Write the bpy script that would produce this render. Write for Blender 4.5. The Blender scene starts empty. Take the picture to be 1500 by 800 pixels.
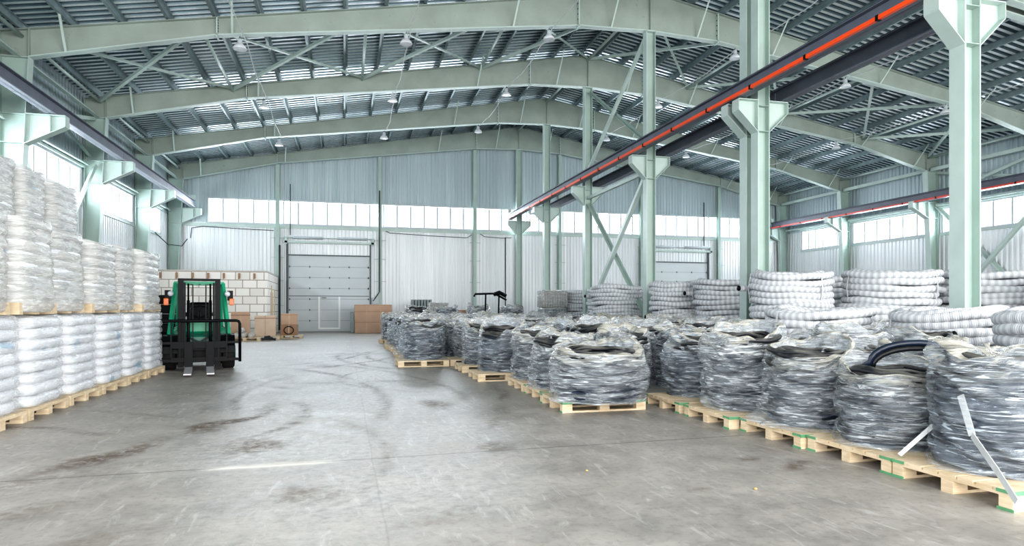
import bpy, math, random
from mathutils import Vector, Matrix, noise
random.seed(7)
PI = math.pi
C = bpy.context.scene.collection
ORD = ['zeroth','first','second','third','fourth','fifth','sixth','seventh','eighth','ninth','tenth','eleventh','twelfth','thirteenth',
       'fourteenth','fifteenth','sixteenth','seventeenth','eighteenth','nineteenth','twentieth','twenty-first','twenty-second','twenty-third']
NUM = ['no','one','two','three','four','five','six','seven','eight','nine','ten','eleven','twelve']

# ------------------------------------------------------------------ mesh builder
class MB:
    def __init__(s):
        s.v = []; s.f = []; s.uv = []; s.has_uv = False; s.sm = []
    def add(s, vs, fs, smooth=False, uvs=None):
        b = len(s.v)
        s.v += [tuple(p) for p in vs]
        for i, f in enumerate(fs):
            s.f.append(tuple(b + k for k in f)); s.sm.append(smooth)
            s.uv.append(uvs[i] if uvs else None)
        if uvs: s.has_uv = True
        return s
    def box(s, x0, x1, y0, y1, z0, z1):
        vs = [(x, y, z) for z in (z0, z1) for y in (y0, y1) for x in (x0, x1)]
        return s.add(vs, [(0,2,3,1),(4,5,7,6),(0,1,5,4),(2,6,7,3),(0,4,6,2),(1,3,7,5)])
    def cbox(s, cx, cy, cz, sx, sy, sz, rot=None):
        vs = [Vector((x*sx/2, y*sy/2, z*sz/2)) for z in (-1,1) for y in (-1,1) for x in (-1,1)]
        if rot is not None: vs = [rot @ v for v in vs]
        return s.add([v + Vector((cx,cy,cz)) for v in vs], [(0,2,3,1),(4,5,7,6),(0,1,5,4),(2,6,7,3),(0,4,6,2),(1,3,7,5)])
    def rbox(s, x0, x1, y0, y1, z0, z1, r=0.03):
        # box with chamfered edges
        pts = []
        for z, ins in ((z0, r), (z0+r, 0), (z1-r, 0), (z1, r)):
            a0, a1, b0, b1 = x0+ins, x1-ins, y0+ins, y1-ins
            q = r*0.7
            pts.append([(a0+q,b0,z),(a1-q,b0,z),(a1,b0+q,z),(a1,b1-q,z),(a1-q,b1,z),(a0+q,b1,z),(a0,b1-q,z),(a0,b0+q,z)])
        vs = [p for ring in pts for p in ring]
        fs = []
        for k in range(3):
            for i in range(8):
                j = (i+1) % 8
                fs.append((k*8+i, k*8+j, (k+1)*8+j, (k+1)*8+i))
        fs.append(tuple(range(7,-1,-1))); fs.append(tuple(24+i for i in range(8)))
        return s.add(vs, fs)
    def bar(s, p0, p1, w, h, up=(0,0,1)):
        p0, p1 = Vector(p0), Vector(p1); d = (p1-p0).normalized(); u = Vector(up)
        if abs(d.dot(u)) > .99: u = Vector((1,0,0))
        a = d.cross(u).normalized()*w/2; b = a.cross(d).normalized()*h/2
        vs = [p + sa*a + sb*b for p in (p0,p1) for sa, sb in ((-1,-1),(1,-1),(1,1),(-1,1))]
        return s.add(vs, [(0,3,2,1),(4,5,6,7),(0,1,5,4),(1,2,6,5),(2,3,7,6),(3,0,4,7)])
    def angle(s, p0, p1, w, t=.012):
        # L section
        p0, p1 = Vector(p0), Vector(p1); d = (p1-p0).normalized(); u = Vector((0,0,1))
        if abs(d.dot(u)) > .99: u = Vector((1,0,0))
        a = d.cross(u).normalized(); b = a.cross(d).normalized()
        s.bar(p0 - b*w/2, p1 - b*w/2, w, t, b)
        s.bar(p0 - a*w/2, p1 - a*w/2, t, w, b)
        return s
    def tube(s, pts, r, n=8, closed=False, caps=True, uv=False, smooth=True):
        pts = [Vector(p) for p in pts]; m = len(pts); vs = []; us = []
        L = 0; prev = None
        rr = r if callable(r) else (lambda i: r)
        for i, p in enumerate(pts):
            if closed: d = pts[(i+1) % m] - pts[i-1]
            else: d = pts[min(i+1,m-1)] - pts[max(i-1,0)]
            d.normalize()
            if prev is None:
                u = Vector((0,0,1)) if abs(d.z) < .95 else Vector((1,0,0))
                a = d.cross(u).normalized()
            else:
                a = (prev - d*prev.dot(d)).normalized()
            prev = a; b = a.cross(d)
            if i: L += (pts[i]-pts[i-1]).length
            us.append(L)
            for k in range(n):
                t = 2*PI*k/n
                vs.append(p + (a*math.cos(t) + b*math.sin(t))*rr(i))
        fs = []; uvs = []
        for i in range(m if closed else m-1):
            j = (i+1) % m
            uj = us[j] if j else L + (pts[0]-pts[-1]).length
            for k in range(n):
                l = (k+1) % n
                fs.append((i*n+k, i*n+l, j*n+l, j*n+k))
                uvs.append(((us[i],k/n),(us[i],(k+1)/n),(uj,(k+1)/n),(uj,k/n)))
        if caps and not closed:
            fs.append(tuple(range(n-1,-1,-1))); uvs.append(tuple((0,0) for _ in range(n)))
            fs.append(tuple((m-1)*n+k for k in range(n))); uvs.append(tuple((0,0) for _ in range(n)))
        return s.add(vs, fs, smooth, uvs if uv else None)
    def cyl(s, p0, p1, r, n=16, smooth=True):
        return s.tube([p0, p1], r, n, smooth=smooth)
    def prism_xz(s, pts, y0, y1):
        n = len(pts)
        vs = [(x,y0,z) for x,z in pts] + [(x,y1,z) for x,z in pts]
        fs = [tuple(range(n)), tuple(range(2*n-1,n-1,-1))] + [(i,n+i,n+(i+1)%n,(i+1)%n) for i in range(n)]
        return s.add(vs, fs)
    def strip_xz(s, pts, t, y0, y1):
        for (xa,za),(xb,zb) in zip(pts[:-1], pts[1:]):
            s.prism_xz([(xa,za),(xb,zb),(xb,zb+t),(xa,za+t)], y0, y1)
        return s
    def lathe(s, prof, n=24, c=(0,0,0), smooth=True):
        vs = [(c[0]+r*math.cos(2*PI*k/n), c[1]+r*math.sin(2*PI*k/n), c[2]+z) for r,z in prof for k in range(n)]
        fs = [(i*n+k, i*n+(k+1)%n, (i+1)*n+(k+1)%n, (i+1)*n+k) for i in range(len(prof)-1) for k in range(n)]
        return s.add(vs, fs, smooth)
    def mesh(s, name, mat, origin=(0,0,0)):
        me = bpy.data.meshes.new(name)
        o = origin
        me.from_pydata([(p[0]-o[0], p[1]-o[1], p[2]-o[2]) for p in s.v], [], s.f)
        me.polygons.foreach_set('use_smooth', s.sm)
        if s.has_uv:
            ul = me.uv_layers.new(name='UVMap')
            flat = []
            for f, u in zip(s.f, s.uv):
                for i in range(len(f)): flat += list(u[i]) if u else [0,0]
            ul.data.foreach_set('uv', flat)
        me.materials.append(mat); me.update()
        return me
    def build(s, name, mat, parent=None, origin=(0,0,0)):
        ob = bpy.data.objects.new(name, s.mesh(name, mat, origin))
        C.objects.link(ob)
        if parent is not None: ob.parent = parent
        if parent is None: ob.location = origin
        return ob

def tag(o, label=None, cat=None, group=None, kind=None):
    if label: o['label'] = label
    if cat: o['category'] = cat
    if group: o['group'] = group
    if kind: o['kind'] = kind
    return o
def thing(name, label, cat, loc=(0,0,0), rz=0, group=None, kind='thing'):
    o = bpy.data.objects.new(name, None); C.objects.link(o)
    o.empty_display_size = .2
    o.location = loc; o.rotation_euler = (0,0,rz)
    return tag(o, label, cat, group, kind)
def place(mesh, name, parent=None, loc=(0,0,0), rot=(0,0,0), scale=(1,1,1)):
    o = bpy.data.objects.new(name, mesh); C.objects.link(o)
    o.parent = parent; o.location = loc; o.rotation_euler = rot; o.scale = scale
    return o
def copy_tree(o, parent=None):
    c = o.copy(); C.objects.link(c); c.parent = parent
    for ch in list(o.children): copy_tree(ch, c)
    return c

# ------------------------------------------------------------------ materials
def S(h):   # sRGB 0-255 -> linear
    return tuple((((c/255)+.055)/1.055)**2.4 if c/255 > .04045 else c/255/12.92 for c in h) + (1,)
class NT:
    def __init__(s, name):
        s.m = bpy.data.materials.new(name); s.m.use_nodes = True
        s.t = s.m.node_tree; s.t.nodes.clear()
        s.out = s.n('ShaderNodeOutputMaterial')
    def n(s, typ, **kw):
        nd = s.t.nodes.new(typ)
        for k, v in kw.items():
            if k in nd.bl_rna.properties.keys() and k not in ('inputs',): setattr(nd, k, v)
        return nd
    def l(s, a, b): s.t.links.new(a, b)
    def coord(s, which='Object', scale=(1,1,1), rot=(0,0,0)):
        tc = s.n('ShaderNodeTexCoord'); mp = s.n('ShaderNodeMapping')
        mp.inputs['Scale'].default_value = scale; mp.inputs['Rotation'].default_value = rot
        s.l(tc.outputs[which], mp.inputs['Vector']); return mp.outputs['Vector']
    def world(s, scale=(1,1,1)):
        g = s.n('ShaderNodeNewGeometry'); mp = s.n('ShaderNodeMapping'); mp.inputs['Scale'].default_value = scale
        s.l(g.outputs['Position'], mp.inputs['Vector']); return mp.outputs['Vector']
    def noise(s, vec, scale=5, detail=4, rough=.55, dist=0):
        nd = s.n('ShaderNodeTexNoise'); nd.inputs['Scale'].default_value = scale
        nd.inputs['Detail'].default_value = detail; nd.inputs['Roughness'].default_value = rough
        nd.inputs['Distortion'].default_value = dist
        if vec is not None: s.l(vec, nd.inputs['Vector'])
        return nd.outputs['Fac']
    def ramp(s, fac, a, b, ca=(0,0,0,1), cb=(1,1,1,1)):
        r = s.n('ShaderNodeValToRGB'); e = r.color_ramp.elements
        e[0].position = a; e[1].position = b; e[0].color = ca; e[1].color = cb
        s.l(fac, r.inputs['Fac']); return r.outputs['Color']
    def mix(s, fac, a, b, mode='MIX'):
        m = s.n('ShaderNodeMix'); m.data_type = 'RGBA'; m.blend_type = mode
        for sock, val in ((m.inputs['Factor'], fac), (m.inputs[6], a), (m.inputs[7], b)):
            if isinstance(val, (int, float)): sock.default_value = val
            elif isinstance(val, tuple): sock.default_value = val
            else: s.l(val, sock)
        return m.outputs[2]
    def math(s, op, a, b=0.0, clamp=False):
        m = s.n('ShaderNodeMath'); m.operation = op; m.use_clamp = clamp
        for i, val in enumerate((a, b)):
            if isinstance(val, (int, float)): m.inputs[i].default_value = val
            else: s.l(val, m.inputs[i])
        return m.outputs[0]
    def bsdf(s, col, rough=.5, metal=0, spec=.5, alpha=None, bump=None, bstr=.3, bdist=.01, emit=None):
        b = s.n('ShaderNodeBsdfPrincipled')
        for k, v in (('Base Color', col), ('Roughness', rough), ('Metallic', metal), ('Specular IOR Level', spec)):
            if isinstance(v, (tuple, int, float)): b.inputs[k].default_value = v
            else: s.l(v, b.inputs[k])
        if alpha is not None:
            if isinstance(alpha, (int, float)): b.inputs['Alpha'].default_value = alpha
            else: s.l(alpha, b.inputs['Alpha'])
        if bump is not None:
            bp = s.n('ShaderNodeBump'); bp.inputs['Strength'].default_value = bstr; bp.inputs['Distance'].default_value = bdist
            s.l(bump, bp.inputs['Height']); s.l(bp.outputs['Normal'], b.inputs['Normal'])
        s.l(b.outputs[0], s.out.inputs['Surface'])
        return b

def paint(name, rgb, rough=.5, metal=0, var=.12, scale=3, dirt=None, spec=.5, bump=0):
    t = NT(name); v = t.world()
    n1 = t.noise(v, scale, 5)
    c = S(rgb); dark = tuple(x*(1-var*2) for x in c[:3])+(1,)
    col = t.mix(t.ramp(n1, .3, .7), dark, c)
    if dirt:
        n2 = t.noise(v, scale*4, 6, .7)
        col = t.mix(t.ramp(n2, .62, .78), col, S(dirt))
    t.bsdf(col, t.math('MULTIPLY_ADD', n1, .2) if False else rough, metal, spec, bump=(t.noise(v, 40, 4) if bump else None), bstr=bump)
    return t.m

M = {}
M['steel'] = paint('painted_steel', (160,172,164), .42, var=.10, scale=1.3, dirt=(118,132,126))
M['steel_light'] = paint('pale_painted_steel', (188,205,199), .42, var=.07, scale=1.5)
M['steel_col'] = paint('column_paint', (168,188,180), .4, var=.08, scale=1.1, dirt=(156,170,163))
M['crane'] = paint('crane_beam_paint', (100,106,120), .45, var=.12, scale=2)
M['crane_lit'] = paint('lit_crane_flange', (150,154,166), .4, var=.1, scale=2)  # lighter tone stands for light falling on the left beam's lower flange
M['purlin'] = paint('galvanised_purlin', (140,158,162), .4, .3, var=.18, scale=2)
M['rail'] = paint('dark_rail', (52,52,62), .4, .3)
M['orange'] = paint('orange_conductor', (255,84,18), .4, var=.05)
M['redrail'] = paint('red_conductor', (222,70,52), .4, var=.05)
M['black'] = paint('black_steel', (7,9,14), .45, var=.15, spec=.15)
M['rubber'] = paint('tyre_rubber', (26,24,24), .8, var=.2, dirt=(54,48,44))
M['green'] = paint('forklift_green', (20,158,118), .35, var=.1)
M['dkgreen'] = paint('forklift_dark_green', (14,104,82), .4, var=.12)
M['amber'] = paint('amber_lens', (235,110,20), .3)
M['lens'] = paint('clear_lens', (220,225,230), .15)
M['fork'] = paint('worn_fork_steel', (205,205,208), .4, .2)
M['panel_door'] = paint('door_panel_paint', (206,213,216), .5, var=.05, scale=.6)
M['door_trim'] = paint('door_trim_paint', (246,249,250), .5, var=.03)
M['dark_line'] = paint('dark_seam', (92,104,108), .6)
M['white_paint'] = paint('white_frame_paint', (190,198,202), .5, var=.04)
M['cable'] = paint('dark_cable', (52,58,62), .6)
M['cable_light'] = paint('pale_cable', (200,204,204), .6)
M['dust'] = paint('dusty_cap', (190,160,110), .8)
M['carton'] = paint('cardboard', (196,164,140), .8, var=.06, scale=2)
M['carton2'] = paint('brown_cardboard', (166,134,110), .8, var=.1, scale=3)
M['plywood'] = paint('pale_plywood', (214,190,168), .7, var=.06)
M['tape'] = paint('seam_tape', (206,176,150), .5)
M['blue'] = paint('blue_plastic', (34,62,112), .4)
M['green_edge'] = paint('green_stain', (104,166,122), .7, var=.15, scale=9)
M['strap'] = paint('white_strap', (205,208,208), .45)
M['greytube'] = paint('grey_tubes', (140,152,154), .5)
M['junk'] = paint('pale_wrap', (205,200,192), .5)

def wood_mat():
    t = NT('pallet_wood'); v = t.world((1,1,6)); n = t.noise(v, 6, 5)
    v2 = t.world(); n2 = t.noise(v2, 1.7, 2)
    col = t.mix(t.ramp(n, .3, .7), S((206,184,150)), S((238,222,194)))
    col = t.mix(t.math('MULTIPLY', n2, .4), col, S((176,150,118)))
    t.bsdf(col, .75, bump=n, bstr=.2); return t.m
M['wood'] = wood_mat()

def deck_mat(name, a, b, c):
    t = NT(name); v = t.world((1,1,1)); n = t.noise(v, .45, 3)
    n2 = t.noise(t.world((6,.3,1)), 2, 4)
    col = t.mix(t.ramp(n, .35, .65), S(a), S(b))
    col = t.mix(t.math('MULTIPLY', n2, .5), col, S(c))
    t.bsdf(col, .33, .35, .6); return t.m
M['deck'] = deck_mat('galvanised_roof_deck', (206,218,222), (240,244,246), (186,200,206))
M['deck_shade'] = deck_mat('shaded_deck_recess', (84,108,118), (120,140,148), (70,92,102))  # darker copy of the deck: shade between the ribs put into the colour

def panel_mat(name, a, b):
    t = NT(name); n = t.noise(t.world((1.2,1.2,.04)), 3, 4, .6); n2 = t.noise(t.world(), .25, 2)
    col = t.mix(t.ramp(n, .3, .7), S(a), S(b))
    col = t.mix(t.math('MULTIPLY', n2, .35), col, S(tuple(x*.86 for x in a)))
    t.bsdf(col, .38, .15, .5); return t.m
M['wall_low'] = panel_mat('pale_wall_panel', (206,212,214), (232,234,236))
M['wall_up'] = panel_mat('shaded_wall_panel', (164,180,186), (188,202,206))  # upper wall toned darker, its shade painted into the panel colour

def glass_mat():
    t = NT('window_glass'); tr = t.n('ShaderNodeBsdfTransparent'); gl = t.n('ShaderNodeBsdfGlossy')
    gl.inputs['Roughness'].default_value = .08; tr.inputs['Color'].default_value = (.96,.98,1,1)
    mx = t.n('ShaderNodeMixShader'); mx.inputs[0].default_value = .06
    t.l(tr.outputs[0], mx.inputs[1]); t.l(gl.outputs[0], mx.inputs[2]); t.l(mx.outputs[0], t.out.inputs['Surface'])
    return t.m
M['glass'] = glass_mat()

def floor_mat():
    t = NT('worn_concrete'); v = t.world()
    big = t.noise(v, .45, 4, .55); med = t.noise(v, 2.2, 6, .62, .4); fine = t.noise(v, 14, 6, .7); vf = t.noise(v, 60, 4, .7)
    st = t.noise(t.world((5,1.1,1)), 2.2, 5, .65, .8)
    col = t.mix(t.ramp(big, .35, .65), S((126,123,118)), S((152,147,140)))
    col = t.mix(t.ramp(med, .35, .75), col, S((172,167,160)))
    col = t.mix(t.math('MULTIPLY', t.ramp(fine, .5, .75), .45), col, S((98,93,87)))
    col = t.mix(t.math('MULTIPLY', t.ramp(st, .56, .7), .55), col, S((192,190,187)))
    at = t.n('ShaderNodeAttribute'); at.attribute_name = 'dirt'  # holds dirt, scuffs with painted sheen, and the painted joint reflection
    sep = t.n('ShaderNodeSeparateColor'); t.l(at.outputs['Color'], sep.inputs[0])
    brk = t.ramp(t.noise(v, 7, 7, .75, .6), .36, .54)
    dm = t.math('MULTIPLY', sep.outputs[0], brk)
    col = t.mix(dm, col, S((92,78,64)))
    wm = t.math('MULTIPLY', t.math('MULTIPLY', sep.outputs[1], .55), t.ramp(t.noise(v, 9, 7, .75), .38, .6))  # pale scuffs together with window sheen painted into the floor colour
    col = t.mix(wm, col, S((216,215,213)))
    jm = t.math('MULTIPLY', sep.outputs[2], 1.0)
    # joint line across the floor at y = 6.05 + 0.03 x and two along
    sp = t.n('ShaderNodeSeparateXYZ'); t.l(v, sp.inputs[0])
    wob = t.math('MULTIPLY', t.math('SUBTRACT', t.noise(v, 1.3, 3), .5), .06)
    def line(expr, w, amt, base):
        d = t.math('ABSOLUTE', t.math('ADD', expr, wob))
        m = t.math('SUBTRACT', 1.0, t.math('DIVIDE', d, w), True)
        return t.mix(t.math('MULTIPLY', m, amt), base, S((86,82,78)))
    ex = t.math('SUBTRACT', sp.outputs[1], t.math('MULTIPLY_ADD' if False else 'ADD', t.math('MULTIPLY', sp.outputs[0], .025), 6.12))
    col = line(ex, .018, .85, col)
    ex2 = t.math('SUBTRACT', sp.outputs[1], 12.1); col = line(ex2, .02, .5, col)
    ex4 = t.math('SUBTRACT', sp.outputs[1], 18.1); col = line(ex4, .03, .4, col)
    ex3 = t.math('SUBTRACT', sp.outputs[0], .25); col = line(ex3, .012, .22, col)
    # bright reflection along the joint, painted into the colour
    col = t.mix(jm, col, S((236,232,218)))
    rg = t.math('ADD', t.math('MULTIPLY', med, .35), t.math('ADD', t.math('MULTIPLY', fine, .25), .12))
    rg = t.math('ADD', rg, t.math('MULTIPLY', dm, .25))
    bmp = t.math('ADD', t.math('MULTIPLY', fine, .6), t.math('MULTIPLY', vf, .4))
    t.bsdf(col, rg, 0, .5, bump=bmp, bstr=.35, bdist=.008)
    return t.m
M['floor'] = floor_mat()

def film_mat(name, lo, hi, tint, rough=.2, vs=(1.2,1.2,5), top=None, k=1.0, contrast=.1, glint=.5):
    """thin wrinkled plastic: partly see-through, milky in patches, with painted glints"""
    t = NT(name); v = t.coord('Object', vs, (.12,.1,0))
    n = t.noise(v, 1.5, 3, .5, 1.6); n2 = t.noise(t.coord('Object', (1.6,1.6,11), (.25,.15,0)), 1.7, 4, .55, 1.8)
    a = t.math('ADD', t.math('MULTIPLY', t.ramp(n, .5-contrast, .5+contrast), (hi-lo)*.6), lo)
    a = t.math('ADD', a, t.math('MULTIPLY', t.ramp(n2, .5, .5+contrast*1.2), (hi-lo)*.55), True)
    n3 = t.noise(t.coord('Object', (1.3,1.3,15), (.3,-.2,0)), 1.9, 4, .6, 2.2)
    glint_mask = t.math('MULTIPLY', t.ramp(n3, .555, .63), glint); a = t.math('ADD', a, glint_mask, True)  # narrow bright lines are specular glints painted into alpha and colour
    tint2 = tuple(min(255, x+38) for x in tint)
    col = t.mix(glint_mask, S(tint), S(tint2)); base_col = col
    if top:
        g = t.n('ShaderNodeNewGeometry'); sp = t.n('ShaderNodeSeparateXYZ'); t.l(g.outputs['True Normal'], sp.inputs[0])
        up = t.math('ABSOLUTE', sp.outputs[2]); m = t.ramp(up, .35, .75)
        tz = t.coord('Object'); sz = t.n('ShaderNodeSeparateXYZ'); t.l(tz, sz.inputs[0])
        m = t.math('MULTIPLY', m, t.ramp(sz.outputs[2], .5, .8))
        col = t.mix(m, base_col, S(top)); a = t.math('ADD', a, t.math('MULTIPLY', m, .5), True)
    hgt = t.math('ADD', t.math('MULTIPLY', n, .35), t.math('ADD', n2, t.math('MULTIPLY', n3, .8)))
    t.bsdf(col, rough, 0, 1.0, alpha=a, bump=hgt, bstr=.8*k, bdist=.035)
    return t.m
M['film'] = film_mat('milky_stretch_film', .05, .68, (198,206,211), .15, top=(190,187,174), contrast=.17)
M['film_clear'] = film_mat('clear_stretch_film', .03, .55, (194,205,214), .12, top=(192,189,178), contrast=.2)
M['bagfilm'] = film_mat('bag_stretch_film', .15, .5, (246,248,250), .2, (.8,.8,6), k=.5, glint=.3)
M['bagfilm2'] = film_mat('diagonal_bag_film', .5, .95, (226,226,222), .15, (.9,.9,3), k=.9, glint=.3)

def sack_mat():
    t = NT('white_sack'); v = t.world()
    n = t.noise(v, 3, 4); m = t.noise(t.world((1.6,1.6,3.2)), 1.6, 2, .4)
    col = t.mix(t.ramp(n, .3, .7), S((208,212,217)), S((234,236,239)))
    col = t.mix(t.math('MULTIPLY', t.ramp(m, .655, .69), .75), col, S((110,160,190)))
    t.bsdf(col, .4, 0, .5, bump=t.noise(t.world((1,1,3)), 9, 5), bstr=.4, bdist=.02); return t.m
M['sack'] = sack_mat()

def hose_mat():
    t = NT('black_hose'); n = t.noise(t.coord('Object'), 6, 4)
    col = t.mix(n, S((8,14,26)), S((28,44,66)))
    t.bsdf(col, .32, 0, .6); return t.m
M['hose'] = hose_mat()
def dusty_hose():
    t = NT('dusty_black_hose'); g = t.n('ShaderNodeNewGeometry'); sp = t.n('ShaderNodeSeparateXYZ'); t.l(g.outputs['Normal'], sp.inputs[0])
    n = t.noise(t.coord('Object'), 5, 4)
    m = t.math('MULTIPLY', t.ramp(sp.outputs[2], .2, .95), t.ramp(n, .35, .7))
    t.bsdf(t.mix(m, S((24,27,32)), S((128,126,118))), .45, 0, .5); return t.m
M['hose_dusty'] = dusty_hose()

def white_hose_mat():
    t = NT('fabric_covered_hose'); tc = t.n('ShaderNodeTexCoord'); sp = t.n('ShaderNodeSeparateXYZ'); t.l(tc.outputs['UV'], sp.inputs[0])
    u = t.math('SINE', t.math('MULTIPLY', sp.outputs[0], 2*PI/.125))
    w = t.math('SINE', t.math('MULTIPLY', sp.outputs[1], 2*PI*2))
    f = t.math('ADD', t.math('MULTIPLY', u, .24), t.math('ADD', t.math('MULTIPLY', w, .06), .55), True)
    n = t.noise(t.coord('Object'), 2.5, 4)
    f = t.math('ADD', f, t.math('MULTIPLY', t.math('SUBTRACT', n, .5), .5), True)
    col = t.mix(f, S((154,158,163)), S((226,228,230)))
    rib = t.math('SINE', t.math('MULTIPLY', sp.outputs[0], 2*PI/.03))
    t.bsdf(col, .7, 0, .3, bump=rib, bstr=.35, bdist=.006); return t.m
M['whose'] = white_hose_mat()

def block_mat():
    t = NT('aerated_blocks'); tc = t.n('ShaderNodeTexCoord')
    g = t.n('ShaderNodeNewGeometry'); sp = t.n('ShaderNodeSeparateXYZ'); t.l(g.outputs['Position'], sp.inputs[0])
    cb = t.n('ShaderNodeCombineXYZ'); t.l(t.math('ADD', sp.outputs[0], sp.outputs[1]), cb.inputs[0]); t.l(sp.outputs[2], cb.inputs[1])
    br = t.n('ShaderNodeTexBrick'); t.l(cb.outputs[0], br.inputs['Vector'])
    br.inputs['Scale'].default_value = 1; br.inputs['Brick Width'].default_value = .64; br.inputs['Row Height'].default_value = .385
    br.inputs['Mortar Size'].default_value = .018; br.inputs['Mortar Smooth'].default_value = .1
    br.inputs['Color1'].default_value = S((246,242,236)); br.inputs['Color2'].default_value = S((230,226,220)); br.inputs['Mortar'].default_value = S((160,150,138))
    br.offset = .5
    t.bsdf(br.outputs['Color'], .9, bump=br.outputs['Fac'], bstr=-.6 if False else .3); return t.m
M['block'] = block_mat()

# ------------------------------------------------------------------ building data
XL, XR, RX = -9.3, 29.6, 10.38
YB = 39.0; Y0 = 2.9
SL = .176; ZR = 12.5
def zt(x): return ZR - SL*abs(x - RX)
BOT = [(-8.5,8.35),(-3.67,9.47),(7.72,10.98),(10.38,11.08),(13.04,10.98),(24.4,9.47),(28.8,8.35)]
def zb(x):
    for (xa,za),(xb,zb_) in zip(BOT[:-1],BOT[1:]):
        if xa <= x <= xb: return za + (zb_-za)*(x-xa)/(xb-xa)
    return 8.35
FR = [2.9, 8.9, 14.6, 15.1, 20.9, 26.9, 32.9, 38.6]
FRN = ['seventh','sixth','fifth','fifth','fourth','third','second','end-wall']

# floor with painted-in mask of dirt, scuffs, sheen and a bright reflection
def build_floor():
    xs = []; x = -14.
    while x < 34:
        xs.append(x); x += .07 if -4.2 < x < 5 else .8
    ys = []; y = -8.
    while y < 41:
        ys.append(y); y += .07 if 2.6 < y < 12 else (.14 if 12 <= y < 30 else .8)
    nx, ny = len(xs), len(ys)
    vs = [(x, y, 0) for y in ys for x in xs]
    fs = [(j*nx+i, j*nx+i+1, (j+1)*nx+i+1, (j+1)*nx+i) for j in range(ny-1) for i in range(nx-1)]
    me = bpy.data.meshes.new('floor'); me.from_pydata(vs, [], fs)
    blobs = [ # x, y, rx, ry, ang, strength  (brown dirt)
        (-2.15,6.9,.22,.75,-.5,1.0), (-1.35,8.4,.16,.7,-.35,1.25), (-.95,7.0,.28,.35,0,.95), (-1.1,9.2,.12,.9,-.2,.6), (-2.9,5.6,.3,1.2,-.9,.45),
        (-.2,5.0,.25,.2,0,.6), (1.5,6.3,.2,.25,0,.6), (1.3,9.3,.12,.5,.1,.7), (-.4,12.5,.5,.15,.1,.45), (.9,12.5,.7,.12,0,.55),
        (-2.5,4.9,.3,.8,-1.,.5), (-1.5,4.2,.25,.5,-.8,.4), (.5,4.4,.35,.15,.2,.35),(3.8,5.0,.28,.09,.2,.9),(3.55,5.3,.1,.06,.2,.8),(2.6,4.5,.1,.05,0,.4),
        (1.2,15.,.5,.2,0,.5),(-.5,16.,.3,.6,.3,.45),(.3,20.,.9,.4,0,.35)]
    arcs = [ # cx, cy, R, w, a0, a1, strength
        (-7.5,2.6,7.3,.10,.78,1.25,.9), (-7.5,2.6,8.4,.07,.75,1.1,.6), (6.0,11.,7.6,.08,2.6,3.5,.5), (6.3,11.,8.3,.07,2.7,3.6,.5),
        (-4,20,5.5,.14,-1.2,.5,.9), (-4,20,4.4,.12,-1.2,.5,.8), (-9,10,9.6,.12,-.3,.7,.8),(-9,10,10.8,.12,-.2,.8,.75),(-9,12,11.6,.13,-.5,.6,.75),(7,19,6.4,.13,2.7,3.9,.8),(7,19,7.2,.12,2.7,3.9,.75),(-6,24,7.5,.16,-1.0,.2,.7),(2.5,13,2.6,.08,2.2,4.4,.7),(-3.5,9,3.0,.1,-.9,.6,.75),(-3.2,6.5,3.6,.08,-.6,.7,.5)]
    scuff_sheen = [(-.6,6.9,1.2,1.3,0,.7),(.2,5.0,1.3,.9,.2,.6),(-.2,9.5,1.3,1.6,0,.75),(.5,13,1.6,2.5,0,.65),(1.3,7.4,.8,.8,0,.5),(-.1,4.2,.7,.4,0,.45),(.4,19,2.2,4,0,.5)]
    cols = []
    def ell(x, y, b):
        dx, dy = x-b[0], y-b[1]; ca, sa = math.cos(b[4]), math.sin(b[4])
        u = (dx*ca + dy*sa)/b[2]; w = (-dx*sa + dy*ca)/b[3]; d = u*u + w*w
        return b[5]*max(0, 1-d*.6) if d < 1.7 else 0
    for x, y, _ in vs:
        d = w = j = 0.
        if -5 < x < 6 and 2 < y < 31:
            q = noise.noise(Vector((x*1.5, y*1.5, 0)))*.22
            for b in blobs: d = max(d, ell(x+q, y-q, b))
            for cx, cy, R, ww, a0, a1, st in arcs:
                dx, dy = x-cx, y-cy; r = math.hypot(dx, dy) + q*.35; a = math.atan2(dy, dx)
                if a1 > PI and a < 0: a += 2*PI
                if a0 < a < a1:
                    e = min(a-a0, a1-a)/(a1-a0)*4
                    d = max(d, st*max(0, 1-abs(r-R)/ww)*min(1, e)*(.75+noise.noise(Vector((a*14, R, 0)))))
            for b in scuff_sheen: w = max(w, ell(x, y, b))
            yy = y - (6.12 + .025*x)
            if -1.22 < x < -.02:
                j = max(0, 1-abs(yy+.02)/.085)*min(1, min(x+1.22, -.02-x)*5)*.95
        cols += [min(1, d), min(1, w), j, 1]
    at = me.color_attributes.new('dirt', 'FLOAT_COLOR', 'POINT'); at.data.foreach_set('color', cols)  # red: dirt, green: scuffs and painted sheen, blue: painted reflection
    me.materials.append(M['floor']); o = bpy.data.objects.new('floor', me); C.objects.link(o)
    tag(o, kind='structure')
build_floor()

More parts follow.
